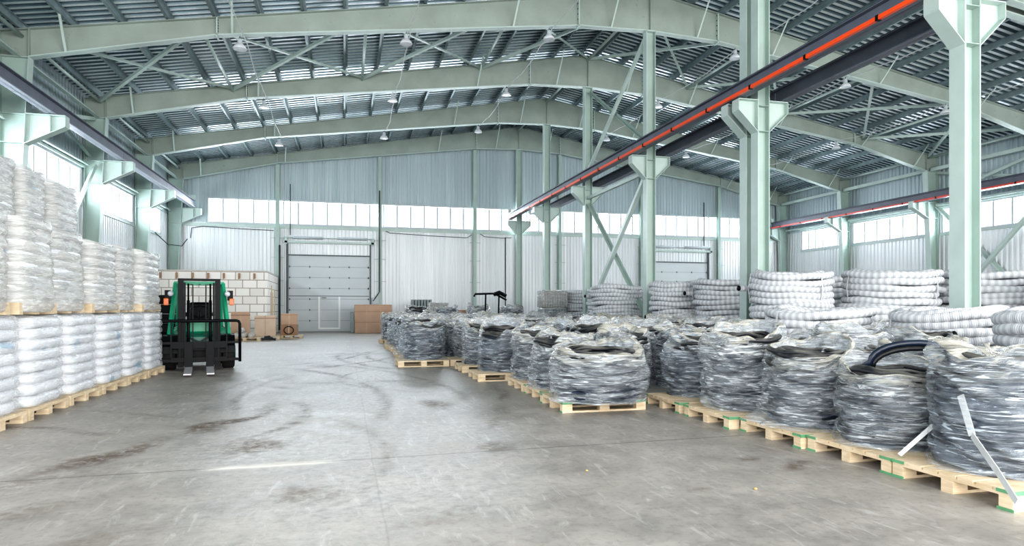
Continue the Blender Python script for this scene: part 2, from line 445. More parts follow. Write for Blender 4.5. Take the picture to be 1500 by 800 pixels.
# corrugated surfaces -------------------------------------------------------
def rib_profile(a0, a1, pitch, depth, duty=(.35,.5,.85)):
    pts = []; a = a0
    while a < a1 - 1e-6:
        for f, d in ((0,0),(duty[0],0),(duty[1],1),(duty[2],1)):
            if a + f*pitch < a1: pts.append((a + f*pitch, d*depth))
        a += pitch
    pts.append((a1, 0)); return pts
def build_ceiling():
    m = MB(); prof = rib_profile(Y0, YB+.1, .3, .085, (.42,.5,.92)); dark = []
    for xa, xb in ((XL-.1, RX), (RX, XR+.1)):
        vs = []; 
        for y, d in prof:
            for x in (xa, xb): vs.append((x, y, zt(x)+.2+d))
        n = len(prof)
        m.add(vs, [(2*i, 2*i+1, 2*i+3, 2*i+2) for i in range(n-1)])
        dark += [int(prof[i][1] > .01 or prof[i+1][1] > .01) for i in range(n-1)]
    # outer skin above the ribs keeps daylight out
    for xa, xb in ((XL-.3, RX), (RX, XR+.3)):
        m.add([(xa,Y0,zt(xa)+.42),(xb,Y0,zt(xb)+.42),(xb,YB+.3,zt(xb)+.42),(xa,YB+.3,zt(xa)+.42)], [(0,1,2,3)])
    o = m.build('ceiling', M['deck']); tag(o, kind='structure'); o.data.materials.append(M['deck_shade'])
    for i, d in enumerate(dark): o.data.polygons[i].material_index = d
build_ceiling()

WB0, WB1, WZ0, WZ1 = -7.34, 26.1, 6.12, 7.45
DOORS = [(-3.1,1.4), (19.1,23.6)]; DH = 4.36
def patch_x(m, x0, x1, z0, z1, y):
    prof = rib_profile(x0, x1, .21, .025)
    vs = []
    for x, d in prof:
        vs += [(x, y-d, z0), (x, y-d, zt(x)+.25 if z1 is None else z1)]
    m.add(vs, [(2*i, 2*i+2, 2*i+3, 2*i+1) for i in range(len(prof)-1)])
def patch_y(m, y0, y1, z0, z1, x, sgn):
    prof = rib_profile(y0, y1, .25, .03)
    vs = []
    for y, d in prof: vs += [(x+sgn*d, y, z0), (x+sgn*d, y, z1)]
    m.add(vs, [(2*i, 2*i+2, 2*i+3, 2*i+1) for i in range(len(prof)-1)])
m = MB()
xx = XL
for a, b in DOORS:
    patch_x(m, xx, a, 0, WZ0, YB); patch_x(m, a, b, DH, WZ0, YB); xx = b
patch_x(m, xx, XR, 0, WZ0, YB)
m.box(XL-.2, DOORS[0][0], YB+.03, YB+.12, 0, WZ0-.02); m.box(DOORS[0][1], DOORS[1][0], YB+.03, YB+.12, 0, WZ0-.02); m.box(DOORS[1][1], XR+.2, YB+.03, YB+.12, 0, WZ0-.02)
for a, b in DOORS: m.box(a, b, YB+.03, YB+.12, DH, WZ0-.02)
tag(m.build('wall_back', M['wall_low']), kind='structure')
m = MB()
patch_x(m, XL, WB0, WZ0, WZ1, YB); patch_x(m, WB1, XR, WZ0, WZ1, YB); patch_x(m, XL, XR, WZ1, None, YB)
m.box(XL-.2, WB0, YB+.03, YB+.12, WZ0, WZ1); m.box(WB1, XR+.2, YB+.03, YB+.12, WZ0, WZ1)
m.prism_xz([(XL-.2,WZ1),(XR+.2,WZ1),(XR+.2,zt(XR)+.4),(RX,ZR+.4),(XL-.2,zt(XL)+.4)], YB+.03, YB+.12)
tag(m.build('wall_back_upper', M['wall_up']), kind='structure')
SWIN = [(3.2,8.6),(9.2,14.3),(15.4,20.6),(21.2,26.6),(27.2,32.6),(33.2,37.1)]
SZ0, SZ1 = 5.2, 6.42
for side, x, sg in (('left', XL, 1), ('right', XR, -1)):
    m = MB(); m2 = MB(); o = x - sg*.08
    patch_y(m, Y0, YB, 0, SZ0, x, sg); m.box(min(x-sg*.04,o), max(x-sg*.04,o), Y0, YB, 0, SZ0-.02)
    yy = Y0
    for a, b in SWIN:
        patch_y(m, yy, a, SZ0, SZ1, x, sg); m.box(min(x-sg*.04,o), max(x-sg*.04,o), yy, a, SZ0-.02, SZ1); yy = b
    patch_y(m, yy, YB, SZ0, SZ1, x, sg); m.box(min(x-sg*.04,o), max(x-sg*.04,o), yy, YB, SZ0-.02, SZ1)
    patch_y(m2, Y0, YB, SZ1, 9.4, x, sg); m2.box(min(x-sg*.04,o), max(x-sg*.04,o), Y0, YB, SZ1+.02, 9.42)
    tag(m.build('wall_'+side, M['wall_low']), kind='structure')
    tag(m2.build('wall_%s_upper' % side, M['wall_up']), kind='structure')

# windows -------------------------------------------------------------------
wn = [0]
def window(axis, a0, a1, z0, z1, at, npane, sg):
    wn[0] += 1
    f, g = MB(), MB()
    def bx(m, p0, p1, q0, q1, t0, t1):
        if axis == 'x': m.box(p0, p1, at+t0, at+t1, q0, q1)
        else: m.box(min(at-sg*t0, at-sg*t1), max(at-sg*t0, at-sg*t1), p0, p1, q0, q1)
    bx(f, a0-.05, a1+.05, z0-.06, z0+.03, -.06, .1); bx(f, a0-.05, a1+.05, z1-.03, z1+.06, -.06, .1)
    w = (a1-a0)/npane
    for i in range(npane+1):
        t = .045
        bx(f, a0+i*w-t, a0+i*w+t, z0, z1, -.03, .06)
    bx(g, a0, a1, z0, z1, .02, .03)
    o = f.build('window_%d' % wn[0], M['white_paint']); tag(o, kind='structure')
    g.build('pane', M['glass'], o)
window('x', WB0, WB1, WZ0, WZ1, YB, 42, 1)
for a, b in SWIN: window('y', a, b, SZ0, SZ1, XL, 6, 1)
for a, b in SWIN: window('y', a, b, SZ0, SZ1, XR, 6, -1)
# sill and flashing trims
tn = [0]
def trim(x0,x1,y0,y1,z0,z1, mat='steel_light'):
    tn[0] += 1; m = MB(); m.box(x0,x1,y0,y1,z0,z1)
    tag(m.build('trim_%d' % tn[0], M[mat]), kind='structure')
trim(XL, XR, YB-.1, YB-.03, 5.88, 6.05)
for a, b in SWIN:
    trim(XL+.02, XL+.16, a-.1, b+.1, SZ1+.05, SZ1+.13); trim(XR-.16, XR-.02, a-.1, b+.1, SZ1+.05, SZ1+.13)
    trim(XL+.02, XL+.09, a-.1, b+.1, SZ0-.14, SZ0-.07); trim(XR-.09, XR-.02, a-.1, b+.1, SZ0-.14, SZ0-.07)

# sectional doors -------------------------------------------------------------
def sdoor(n, x0, x1, wicket):
    y = YB + .02
    m = MB(); rows = 7; h = (DH-.02)/rows
    for r in range(rows):
        m.box(x0, x1, y-.05, y+.03, r*h+.006, (r+1)*h-.006)
    d = m.build('door_%d' % n, M['panel_door'], origin=(x0, y, 0)); tag(d, kind='structure')
    def ch(mb, nm, mt): 
        o = mb.build(nm, M[mt], d, origin=(x0, y, 0)); return o
    b = MB(); b.box(x0, x1, y-.02, y+.02, 0, DH-.02); ch(b, 'seam_backing', 'dark_line')
    t = MB()
    for xa in (x0-.1, x1+.02): t.box(xa, xa+.08, y-.18, y-.04, 0, 5.1)
    t.box(x0-.05, x1+.05, y-.14, y-.05, DH-.02, DH+.05)
    ch(t, 'door_track', 'dark_line')
    hd = MB(); hd.box(x0-.25, x1+.3, y-.3, y-.2, 5.05, 5.17); hd.box(x0-.2, x0-.05, y-.3, y-.02, 5.0, 5.4); hd.box(x1+.1, x1+.25, y-.3, y-.02, 5.0, 5.4)
    ch(hd, 'header_rail', 'steel_light')
    for xa, xb in ((x0+.25, x0+1.9), (x1-1.8, x1-.1)):
        s = MB(); s.cyl((xa, y-.3, 5.36), (xb, y-.3, 5.36), .07, 14); ch(s, 'spring', 'white_paint')
    s = MB(); s.cyl((x0-.2, y-.3, 5.36), (x1+.25, y-.3, 5.36), .02, 8); ch(s, 'shaft', 'steel_light')
    if wicket:
        w = MB(); xa, xb, zz = x0+1.72, x0+2.75, 1.98
        w.box(xa-.1, xa, y-.09, y-.045, .12, zz+.03); w.box(xb, xb+.1, y-.09, y-.045, .12, zz+.03)
        w.box(xa, xb, y-.09, y-.045, .12, .22); ch(w, 'wicket_frame', 'door_trim')
        k = MB(); k.box(x0, x1, y-.062, y-.046, zz+.04, zz+.075); k.box(xa+.1, xa+.35, y-.1, y-.06, zz-.06, zz-.02); ch(k, 'wicket_head', 'dark_line')
    hg = MB()
    for r in range(1, rows):
        for k in range(5 if r > rows//2 else 2):
            xx = x0 + .06 + k*(x1-x0-.12)/4; hg.box(xx-.03, xx+.03, y-.07, y-.045, r*h-.05, r*h+.05)
        hg.box(x1-.09, x1-.03, y-.07, y-.045, r*h-.05, r*h+.05)
    ch(hg, 'hinges', 'dark_line')
sdoor(1, *DOORS[0], True); sdoor(2, *DOORS[1], False)

# ------------------------------------------------------------------ rafters
def rafter(y, name):
    two = y in (14.6, 15.1)
    extra = ', paired at the double column' if two else ''
    which = {14.6:'nearer ',15.1:'farther '}.get(y,'')
    lab = 'pale green steel roof rafter, %s%s frame counted from the end wall' % (which, name) if y != 38.6 else 'pale green steel rafter lying against the far end wall'
    r = thing('roof_rafter', lab, 'roof beam', (RX, y, 8.35), 0, 'roof rafters', 'thing')
    O = (RX, y, 8.35)
    w = MB(); top = [(XL+.1, zt(XL+.1)-.02), (RX, ZR-.02), (XR-.1, zt(XR-.1)-.02)]
    w.prism_xz([(XL+.1,8.35)] + [(a, b) for a, b in BOT] + [(XR-.1,8.35)] + top[::-1], y-.006, y+.006)
    w.build('web', M['steel'], r, O)
    b = MB(); b.strip_xz(BOT, .03, y-.13, y+.13); b.build('bottom_flange', M['steel_light'], r, O)
    t = MB(); t.strip_xz([(p[0], p[1]-.02) for p in top], .02, y-.13, y+.13); t.build('top_flange', M['steel'], r, O)
    for x in (-8.5, 28.8, 10.38):
        s = MB(); s.box(x-.01, x+.01, y-.12, y+.12, zb(x)-.0, zt(x)-.03); s.build('stiffener', M['steel'], r, O)
    for x in (-3.67, 7.72, 13.04, 24.4):
        s = MB(); s.box(x-.02, x+.02, y-.13, y+.13, zb(x)-.06, zt(x)-.03); s.build('end_plate', M['steel_light'], r, O)
        s = MB(); n = 6
        for k in range(n):
            z = zb(x)+.05 + (zt(x)-zb(x)-.15)*k/(n-1)
            for sy in (-1, 1): s.box(x-.035, x+.035, y+sy*.06-.016, y+sy*.06+.016, z-.016, z+.016)
        s.build('bolts', M['black'], r, O)
    for x in (-7.6, -3.25, 5.4, 8.9, 12.2, 15.3, 20.1, 24.8, 28.0):
        for sg in ((-1, 1) if y < 38 else (-1,)):
            s = MB(); s.angle((x, y+sg*.08, zb(x)+.02), (x+.1, y+sg*.85, zt(x)+.12), .055); s.build('fly_brace', M['steel_light'], r, O)
for y, nm in zip(FR, FRN): rafter(y, nm)

# purlins
def zed(m, x, z, y0, y1, s):
    m.box(x-.006, x+.006, y0, y1, z, z+.19); m.box(min(x,x+s*.075), max(x,x+s*.075), y0, y1, z+.182, z+.19); m.box(min(x,x-s*.075), max(x,x-s*.075), y0, y1, z, z+.008)
    m.box(x-s*.075-.004, x-s*.075+.004, y0, y1, z, z+.03)
npl = 0
for side, sg, cnt in (('left', -1, 16), ('right', 1, 15)):
    for k in range(cnt):
        x = RX + sg*(.35 + 1.25*k); z = zt(x)
        m = MB(); zed(m, x, z, Y0, YB-.05, -sg)
        o = m.build('roof_purlin', M['purlin'], origin=(x, Y0, z))
        tag(o, 'galvanised purlin under the %s roof slope, %s from the ridge' % (side, ORD[k+1]), 'purlin', 'roof purlins', 'thing')

# ------------------------------------------------------------------ columns
def side_column(y, side, nm):
    sg = 1 if side == 'left' else -1
    xo = (XL+.12) if side == 'left' else (XR-.12)
    xi0 = -8.92 if side == 'left' else 29.22; xi1 = -8.5 if side == 'left' else 28.8
    O = (xo, y, 0)
    t = {14.6:'nearer ', 15.1:'farther '}.get(y, '')
    c = thing('wall_post', 'tapered pale green steel column on the %s wall, %s%s frame from the far end' % (side, t, nm) if y != 38.6
              else 'tapered pale green steel column in the far %s corner' % side, 'column', O, 0, 'tapered wall columns')
    w = MB(); w.prism_xz([(xo,0),(xi0,0),(xi1,8.33),(xo,8.33)], y-.006, y+.006); w.build('web', M['steel_col'], c, O)
    f = MB(); f.prism_xz([(xi0,0),(xi0+sg*.02,0),(xi1+sg*.02,8.35),(xi1,8.35)], y-.15, y+.15); f.build('flange', M['steel_light'], c, O)
    f = MB(); f.box(min(xo,xo-sg*.02), max(xo,xo-sg*.02), y-.15, y+.15, 0, zt(xo)-.05); f.build('flange', M['steel_col'], c, O)
    f = MB(); f.box(min(xo,xi1), max(xo,xi1), y-.14, y+.14, 8.33, 8.35); f.build('stiffener', M['steel_light'], c, O)
    for z in (6.75, 5.95):
        xx = xi0 + (xi1-xi0)*z/8.35
        f = MB(); f.box(min(xo,xx), max(xo,xx), y-.14, y+.14, z, z+.015); f.build('stiffener', M['steel_light'], c, O)
    xc = xi0 + (xi1-xi0)*6.4/8.35; tip = xc + sg*1.0
    g = MB(); g.prism_xz([(xc,5.95),(tip,6.48),(tip,6.76),(xc,6.76)], y-.01, y+.01); cb = g.build('corbel', M['steel_light'], c, O)
    g = MB(); g.box(min(xc,tip), max(xc,tip), y-.15, y+.15, 6.76, 6.785)
    g.prism_xz([(xc,5.93),(tip,6.46),(tip,6.485),(xc,5.955)], y-.15, y+.15)
    g.box(tip-.006, tip+.006, y-.15, y+.15, 6.48, 6.76)
    xm = xc+sg*.62; g.box(xm-.006, xm+.006, y-.13, y+.13, 6.3, 6.76)
    g.build('corbel_plates', M['steel_light'], cb, O)
    f = MB(); f.box(min(xo,xi0)-.04, max(xo,xi0)+.06, y-.2, y+.2, 0, .03); f.build('base_plate', M['steel_col'], c, O)
for y, nm in zip(FR, FRN):
    side_column(y, 'left', nm); side_column(y, 'right', nm)

def mid_column(y, nm):
    O = (RX, y, 0)
    c = thing('middle_post', nm, 'column', O, 0, 'columns of the middle row')
    d, w = .16, .15
    top = zb(RX)
    a = MB(); a.box(RX-d, RX+d, y-.006, y+.006, 0, top); a.build('web', M['steel_col'], c, O)
    for sx in (-1, 1):
        a = MB(); a.box(RX+sx*d-.012, RX+sx*d+.012, y-w, y+w, 0, top); a.build('flange', M['steel_light'] if sx < 0 else M['steel_col'], c, O)
    a = MB(); a.box(RX-.26, RX+.26, y-.22, y+.22, 0, .03); a.build('base_plate', M['steel_col'], c, O)
    a = MB(); a.box(RX-.2, RX+.2, y-.15, y+.15, top-.03, top); a.build('cap_plate', M['steel_light'], c, O)
    for z in (5.9, 6.55, 7.15):
        a = MB(); a.box(RX-d, RX+d, y-w, y+w, z, z+.012); a.build('stiffener', M['steel_col'], c, O)
    for sx in (-1, 1):
        xa, xb = RX+sx*.17, RX+sx*.72
        g = MB(); g.prism_xz([(xa,5.9),(xb,6.42),(xb,6.68),(xa,6.68)], y-.01, y+.01); cb = g.build('corbel', M['steel_light'], c, O)
        g = MB(); g.box(min(xa,xb), max(xa,xb), y-.15, y+.15, 6.68, 6.7)
        g.prism_xz([(xa,5.88),(xb,6.40),(xb,6.42),(xa,5.90)], y-.15, y+.15)
        g.box(xb-.006, xb+.006, y-.15, y+.15, 6.42, 6.68); g.build('corbel_plates', M['steel_light'], cb, O)
MIDN = {8.9:'pale green steel column nearest the camera, standing behind the hose coils', 14.6:'nearer of the twin pale green columns in the middle row',
        15.1:'farther of the twin pale green columns in the middle row', 20.9:'pale green middle-row column just beyond the twin columns',
        26.9:'pale green middle-row column with the X-brace, farther of the two braced', 32.9:'pale green middle-row column, last one before the end wall column',
        38.6:'pale green middle-row column against the far end wall'}
for y, nm in MIDN.items(): mid_column(y, nm)

# gable posts
for k, x in enumerate((-3.67, 2.0, 7.65, 13.1, 18.7, 24.35)):
    y = 38.78; top = zb(x)-.03; O = (x, y, 0)
    c = thing('gable_post', 'slim pale green end-wall post, %s from the left' % ORD[k+1], 'post', O, 0, 'end wall posts')
    a = MB(); a.box(x-.006, x+.006, y-.1, y+.1, 0, top); a.build('web', M['steel_col'], c, O)
    for sy in (-1, 1):
        a = MB(); a.box(x-.1, x+.1, y+sy*.1-.008, y+sy*.1+.008, 0, top); a.build('flange', M['steel_col'], c, O)
    for z in (1.5, 2.9, 4.2, 5.3):
        a = MB(); a.bar((x-.34, y-.12, z), (x+.34, y-.12, z), .03, .03); a.build('cross_peg', M['steel_col'], c, O)

# ------------------------------------------------------------------ crane runways
def ibeam(m1, m2, x, y0, y1, z0, z1, w):
    m1.box(x-.008, x+.008, y0, y1, z0, z1)
    m2.box(x-w/2, x+w/2, y0, y1, z0, z0+.025); m1.box(x-w/2, x+w/2, y0, y1, z1-.02, z1)
def runway(label, x, z0, z1, cond=None, group='crane runway beams'):
    O = (x, Y0, z0)
    r = thing('crane_runway', label, 'crane rail', O, 0, group)
    segs = [Y0, 8.9, 14.85, 20.9, 26.9, 32.9, 38.4]
    for a, b in zip(segs[:-1], segs[1:]):
        m1, m2 = MB(), MB(); ibeam(m1, m2, x, a+.01, b-.01, z0, z1, .24)
        g = m1.build('girder', M['crane'], r, O); m2.build('lower_flange', M['crane_lit'] if x < 0 else M['crane'], g, O)
    m = MB(); m.box(x-.035, x+.035, Y0, 38.4, z1, z1+.06); m.box(x-.06, x+.06, Y0, 38.4, z1, z1+.012); m.build('rail', M['rail'], r, O)
    m = MB(); m.box(x-.1, x+.1, 38.33, 38.4, z1+.06, z1+.3); m.build('end_stop', M['steel_light'], r, O)
    if cond:
        dx, mat = cond
        m = MB(); m.box(x+dx-.035, x+dx+.035, Y0, 38.2, z0+.0, z0+.08); m.build('conductor_rail', M[mat], r, O)
        for y in [Y0+1.2+k*1.95 for k in range(18)]:
            m = MB(); m.box(x+dx-.045, x+dx+.045, y-.03, y+.03, z0-.012, z0+.092)
            m.build('clip', M['black'], r, O)
runway('grey crane runway beam along the left wall', -7.95, 6.8, 7.18)
runway('crane runway beam with bright orange conductor, left side of the middle columns', 9.74, 6.72, 7.08, (-.16,'orange'))
runway('dark grey crane runway beam on the right side of the middle columns', 11.02, 6.72, 7.08)
runway('crane runway beam with red conductor along the right wall', 28.2, 6.72, 7.1, (-.18,'redrail'))

# ------------------------------------------------------------------ bracing
def brace(name, label, cat, p0, p1, w, mat='steel_light', group=None, kind='angle'):
    m = MB()
    if kind == 'tube': m.cyl(p0, p1, w/2, 10)
    else: m.angle(p0, p1, w)
    o = m.build(name, M[mat], None, p0); tag(o, label, cat, group, 'thing'); return o
ya, yb = 20.9, 26.9
nodes = [RX + 4.85*k for k in (-4,-3,-2,-1,0,1,2,3,4)]
nodes[0] = -8.7; nodes[-1] = 28.9
for k in range(8):
    a, b = nodes[k], nodes[k+1]
    za, zc = zt(a)-.12, zt(b)-.12
    brace('roof_brace', 'thin roof cross-brace running away rightwards, %s bay from the left' % ORD[k+1], 'brace', (a,ya+.1,za), (b,yb-.1,zc), .1, group='roof cross-braces')
    brace('roof_brace', 'thin roof cross-brace running away leftwards, %s bay from the left' % ORD[k+1], 'brace', (b,ya+.1,zc-.06), (a,yb-.1,za-.06), .1, group='roof cross-braces')
for k, x in enumerate(nodes):
    for j, (y0, y1) in enumerate(((15.1,20.9),(20.9,26.9),(26.9,32.9),(32.9,38.6))):
        if k in (0, 8) or (j == 1) or k == 4:
            brace('roof_strut', 'round roof strut, %s line from the left, %s bay from the end wall' % (ORD[k+1], ORD[4-j]), 'strut', (x,y0+.02,zt(x)-.2), (x,y1-.02,zt(x)-.2), .11, group='roof struts', kind='tube')
for j, (y0, y1) in enumerate(((8.9,14.6),(15.1,20.9),(20.9,26.9),(26.9,32.9),(32.9,38.6))):
    for side, x in (('left',-8.75),('right',29.05)):
        brace('eave_strut', 'steel eave strut at the top of the %s wall, %s bay from the end wall' % (side, ORD[5-j]), 'strut', (x,y0+.16,8.42), (x,y1-.16,8.42), .16, group='eave struts')
        brace('window_head_beam', 'slim beam above the %s wall windows, %s bay from the end wall' % (side, ORD[5-j]), 'beam', (x-.3 if x<0 else x+.3,y0+.16,6.62), (x-.3 if x<0 else x+.3,y1-.16,6.62), .1, group='window head beams')
# middle row bracing
xm = RX
brace('column_brace', 'lower X-brace arm between middle columns, leaning down towards the camera', 'brace', (xm+.02,yb-.1,6.0), (xm+.02,ya+.1,.9), .14, 'steel_col')
brace('column_brace', 'lower X-brace arm between middle columns, leaning down towards the end wall', 'brace', (xm-.1,ya+.1,6.0), (xm-.1,yb-.1,.9), .14, 'steel_light')
brace('column_brace', 'upper X-brace arm above the crane rail, top end at the farther column', 'brace', (xm+.03,yb-.1,10.9), (xm+.03,ya+.1,7.2), .11, 'steel_col')
brace('column_brace', 'upper X-brace arm above the crane rail, top end at the nearer column', 'brace', (xm-.1,ya+.1,10.9), (xm-.1,yb-.1,7.2), .11, 'steel_light')
brace('column_strut', 'horizontal strut under the crane rail between braced middle columns', 'strut', (xm,ya+.1,6.2), (xm,yb-.1,6.2), .12, 'steel_light')
for side, x in (('left',-9.0),('right',29.3)):
    brace('wall_brace', 'upper %s wall brace above the crane beam, high end at the nearer column' % side, 'brace', (x,ya+.1,8.3), (x,yb-.1,6.95), .12, 'steel_light')
    brace('wall_brace', 'upper %s wall brace above the crane beam, high end at the farther column' % side, 'brace', (x+.1,yb-.1,8.3), (x+.1,ya+.1,6.95), .12, 'steel_light')
    brace('wall_brace', 'lower %s wall brace below the crane beam, high end at the nearer column' % side, 'brace', (x,ya+.1,6.6), (x,yb-.1,.6), .16, 'steel_light')
    brace('wall_brace', 'lower %s wall brace below the crane beam, high end at the farther column' % side, 'brace', (x+.12,yb-.1,6.6), (x+.12,ya+.1,.6), .16, 'steel_light')

# ------------------------------------------------------------------ lamps
def lamp_proto():
    r = thing('pendant_lamp', 'x', 'lamp', (0,0,0), 0, 'pendant lamps')
    m = MB(); m.lathe([(.0,.0),(.07,-.0),(.085,-.05),(.085,-.16),(.11,-.19),(0.03,-.19)], 16); m.build('housing', M['white_paint'], r)
    m = MB(); m.lathe([(.09,-.17),(.14,-.20),(.21,-.28),(.235,-.36),(.225,-.37),(.2,-.29),(.13,-.21),(.08,-.18)], 24); m.build('shade', M['lens'], r)
    m = MB(); m.lathe([(0,-.36),(.08,-.355),(.16,-.35),(.222,-.36)], 24); m.build('lens', M['lens'], r)
    m = MB(); m.cyl((0,0,0), (0,0,.1), .012, 8); m.build('hook', M['cable'], r)
    return r
lp = lamp_proto(); first = True
LXS = (-3.05, 1.9, 6.68, 13.8, 18.6, 23.4)
for j, y in enumerate((20.9, 26.9, 32.9)):
    for k, x in enumerate(LXS):
        o = lp if first else copy_tree(lp); first = False
        o.location = (x, y-.0, zb(x)-.1); o.scale = (.85,.85,.85)
        o['label'] = 'white pendant lamp under the %s rafter from the end wall, %s from the left' % (ORD[4-j], ORD[k+1])
for k, x in enumerate(LXS):
    m = MB()
    for (y0, y1) in ((15.1,20.9),(20.9,26.9),(26.9,32.9)):
        pts = []
        for i in range(13):
            f = i/12; z = zb(x)+.0 + .02*math.sin(f*23+k)
            pts.append((x+.12+.02*math.sin(f*11+k), y0+(y1-y0)*f, z-.18*math.sin(f*PI)))
        m.tube(pts, .017, 5)
    o = m.build('lamp_cable', M['cable_light'], None, (x,15.1,zb(x)))
    tag(o, 'pale wavy lamp cable strung between rafters, %s line from the left' % ORD[k+1], 'cable', 'lamp cables', 'thing')

# ------------------------------------------------------------------ wall cables and fittings
def cable(label, pts, r=.02, mat='cable', name='wall_cable'):
    m = MB(); m.tube(pts, r, 6); o = m.build(name, M[mat], None, pts[0]); tag(o, label, 'cable', None, 'thing'); return o
yw = YB-.07
cable('dark cable sagging below the end wall windows at the left', [(-8.2,38.9,5.2),(-8.15,38.9,5.75),(-7.6,yw,5.86),(-5.5,yw,5.78),(-3.9,yw,5.74)])
cable('dark cable sagging under the windows right of the left door', [(2.2,yw,5.95),(2.6,yw,5.78),(5.,yw,5.68),(7.2,yw,5.62),(7.5,yw,5.8)])
cable('dark cable sagging under the windows left of the middle column', [(7.9,yw,5.95),(8.3,yw,5.72),(9.4,yw,5.66),(10.,yw,5.7)])
cable('dark conduit dropping beside the post right of the left door', [(1.97,38.6,8.2),(1.97,38.6,2.3),(1.6,38.6,1.75)], .035)
cable('dark downpipe beside the block room corner', [(-3.55,38.6,4.9),(-3.55,38.6,.1)], .05)
cable('dark conduit hanging high on the end wall above the left door', [(-3.0,38.85,8.4),(-3.0,38.85,5.5)], .025)
cable('dark conduit hanging high on the end wall above the right door', [(23.3,38.85,8.4),(23.3,38.85,5.5)], .03)
cable('dark vertical conduit left of the middle end-wall column', [(9.6,38.85,5.7),(9.6,38.85,1.2)], .03)
cable('dark cable looping over the far left corner column', [(-9.1,35.5,5.1),(-9.0,37.5,4.7),(-8.5,38.3,4.7),(-8.25,38.4,5.1)], .025)
m = MB(); m.rbox(1.55,1.95,38.6,38.8,1.55,1.95,.02); m.box(1.6,1.9,38.58,38.6,1.6,1.9)
o = m.build('control_box', M['white_paint'], None, (1.75,38.7,1.55)); tag(o, 'small pale control box on the wall right of the left door', 'box', None, 'thing')

# ------------------------------------------------------------------ block room
m = MB()
x0, x1, y0, y1, zz = XL+.1, -3.62, 33.2, 38.5, 3.1
m.box(x0, x1, y0, y0+.25, 0, zz); m.box(x1-.25, x1, y0+.25, 34.6, 0, zz); m.box(x1-.25, x1, 35.6, y1, 0, zz); m.box(x1-.25, x1, 34.6, 35.6, 2.15, zz)
br = m.build('block_room', M['block'], None, (x1, y0, 0)); tag(br, 'low room of pale aerated blocks in the far left corner', 'block wall', None, 'thing')
for k in range(8):
    x = -9.0 + k*.68
    m = MB(); m.prism_xz([(x,2.72),(x+.1,2.78),(x+.1,3.02),(x,3.02)], y0-.05, y0+.02); m.build('joist_end', M['carton2'], br, (x1, y0, 0))
m = MB(); m.box(x1-.1, x1+.02, 34.58, 35.62, .0, 2.15); m.build('board_door', M['plywood'], br, (x1, y0, 0))
m = MB(); m.box(x1-.02, x1+.05, 34.9, 34.97, .0, 2.5); m.box(x1-.02, x1+.05, 36.2, 36.27, 0, 2.3); m.build('timber_post', M['wood'], br, (x1, y0, 0))
m = MB(); m.box(x0, x1, y0, y1, zz, zz+.05); m.build('roof_boards', M['junk'], br, (x1, y0, 0))

# ------------------------------------------------------------------ pallets
def pallet_meshes(L=1.2, W=1.0):
    d, b, bl, ge = MB(), MB(), MB(), MB()
    for k in range(7):
        w = .12 if k % 3 else .14; y = -W/2 + w/2 + k*(W-w)/6
        d.box(-L/2, L/2, y-w/2, y+w/2, .122, .144)
    for x in (-L/2+.07, 0, L/2-.07): d.box(x-.07, x+.07, -W/2, W/2, .1, .122)
    for y in (-W/2+.05, 0, W/2-.05): b.box(-L/2, L/2, y-.05, y+.05, 0, .022)
    bl.box(-.07, .07, -.05, .05, .022, .1)
    return d.mesh('pallet_deck', M['wood']), b.mesh('pallet_skids', M['wood']), bl.mesh('pallet_block', M['wood'])
PD, PS, PB = pallet_meshes()
g_ = MB(); g_.box(-.075,.075,-.003,.003,.112,.142); PG1 = g_.mesh('green_stripe', M['green_edge'])
g_ = MB(); g_.box(-.003,.003,-.065,.065,.120,.143); PG2 = g_.mesh('green_stripe', M['green_edge'])
g_ = MB(); g_.box(-.003,.003,-.06,.06,0,.02); PG3 = g_.mesh('green_stripe', M['green_edge'])
def pallet(loc, rz=0, label='', group='pallets', detail=True, green=False, sx=1, sy=1, z=0):
    p = thing('wooden_pallet', label, 'pallet', (loc[0], loc[1], z), rz, group)
    p.scale = (sx, sy, 1)
    place(PD, 'deck', p); place(PS, 'skids', p)
    for x in (-.53, 0, .53):
        for y in (-.45, 0, .45): place(PB, 'block', p, (x, y, 0))
    if green:
        for x in (-.53, 0, .53):
            place(PG1, 'green_stripe', p, (x, -.503, 0))
        for y in (-.45, .45): place(PG2, 'green_stripe', p, (-.603, y, 0)); place(PG3, 'green_stripe', p, (-.603, y, 0))
    return p

# ------------------------------------------------------------------ sack stacks
def rrect(t, hx, hy, p=7.):
    c, s = math.cos(t), math.sin(t)
    k = (abs(c)**p + abs(s)**p)**(-1/p)
    return c*k*hx, s*k*hy
def sack_layer(seed, hx=.568, hy=.55, h=.135):
    rnd = random.Random(seed); m = MB(); n = 64; prof = []
    K = 7
    for i in range(K+1):
        f = i/K; a = -PI/2 + PI*f
        prof.append((math.cos(a), h*(.5+.5*math.sin(a))))
    vs = []
    ph = rnd.random()*9
    for c, z in prof:
        ins = .075*(1-c**.6 if c > 0 else 1)
        for k in range(n):
            t = 2*PI*k/n; x, y = rrect(t, hx-ins, hy-ins, 6)
            q = noise.noise(Vector((x*3+ph, y*3, z*6)))*.022 + noise.noise(Vector((x*9+ph, y*9, z*25)))*.008
            crease = .02*math.exp(-((x*2.1-rnd.uniform(-.0,.0))**2)*60)
            r = 1 + q*1.4 - crease*c
            vs.append((x*r, y*r, z + noise.noise(Vector((x*2, y*2, ph)))*.014))
    fs = [(i*n+k, i*n+(k+1)%n, (i+1)*n+(k+1)%n, (i+1)*n+k) for i in range(K) for k in range(n)]
    fs.append(tuple(K*n+k for k in range(n))); fs.append(tuple(n-1-k for k in range(n)))
    m.add(vs, fs, True); return m.mesh('sack_layer', M['sack'])
SL_ = [sack_layer(s) for s in range(5)]
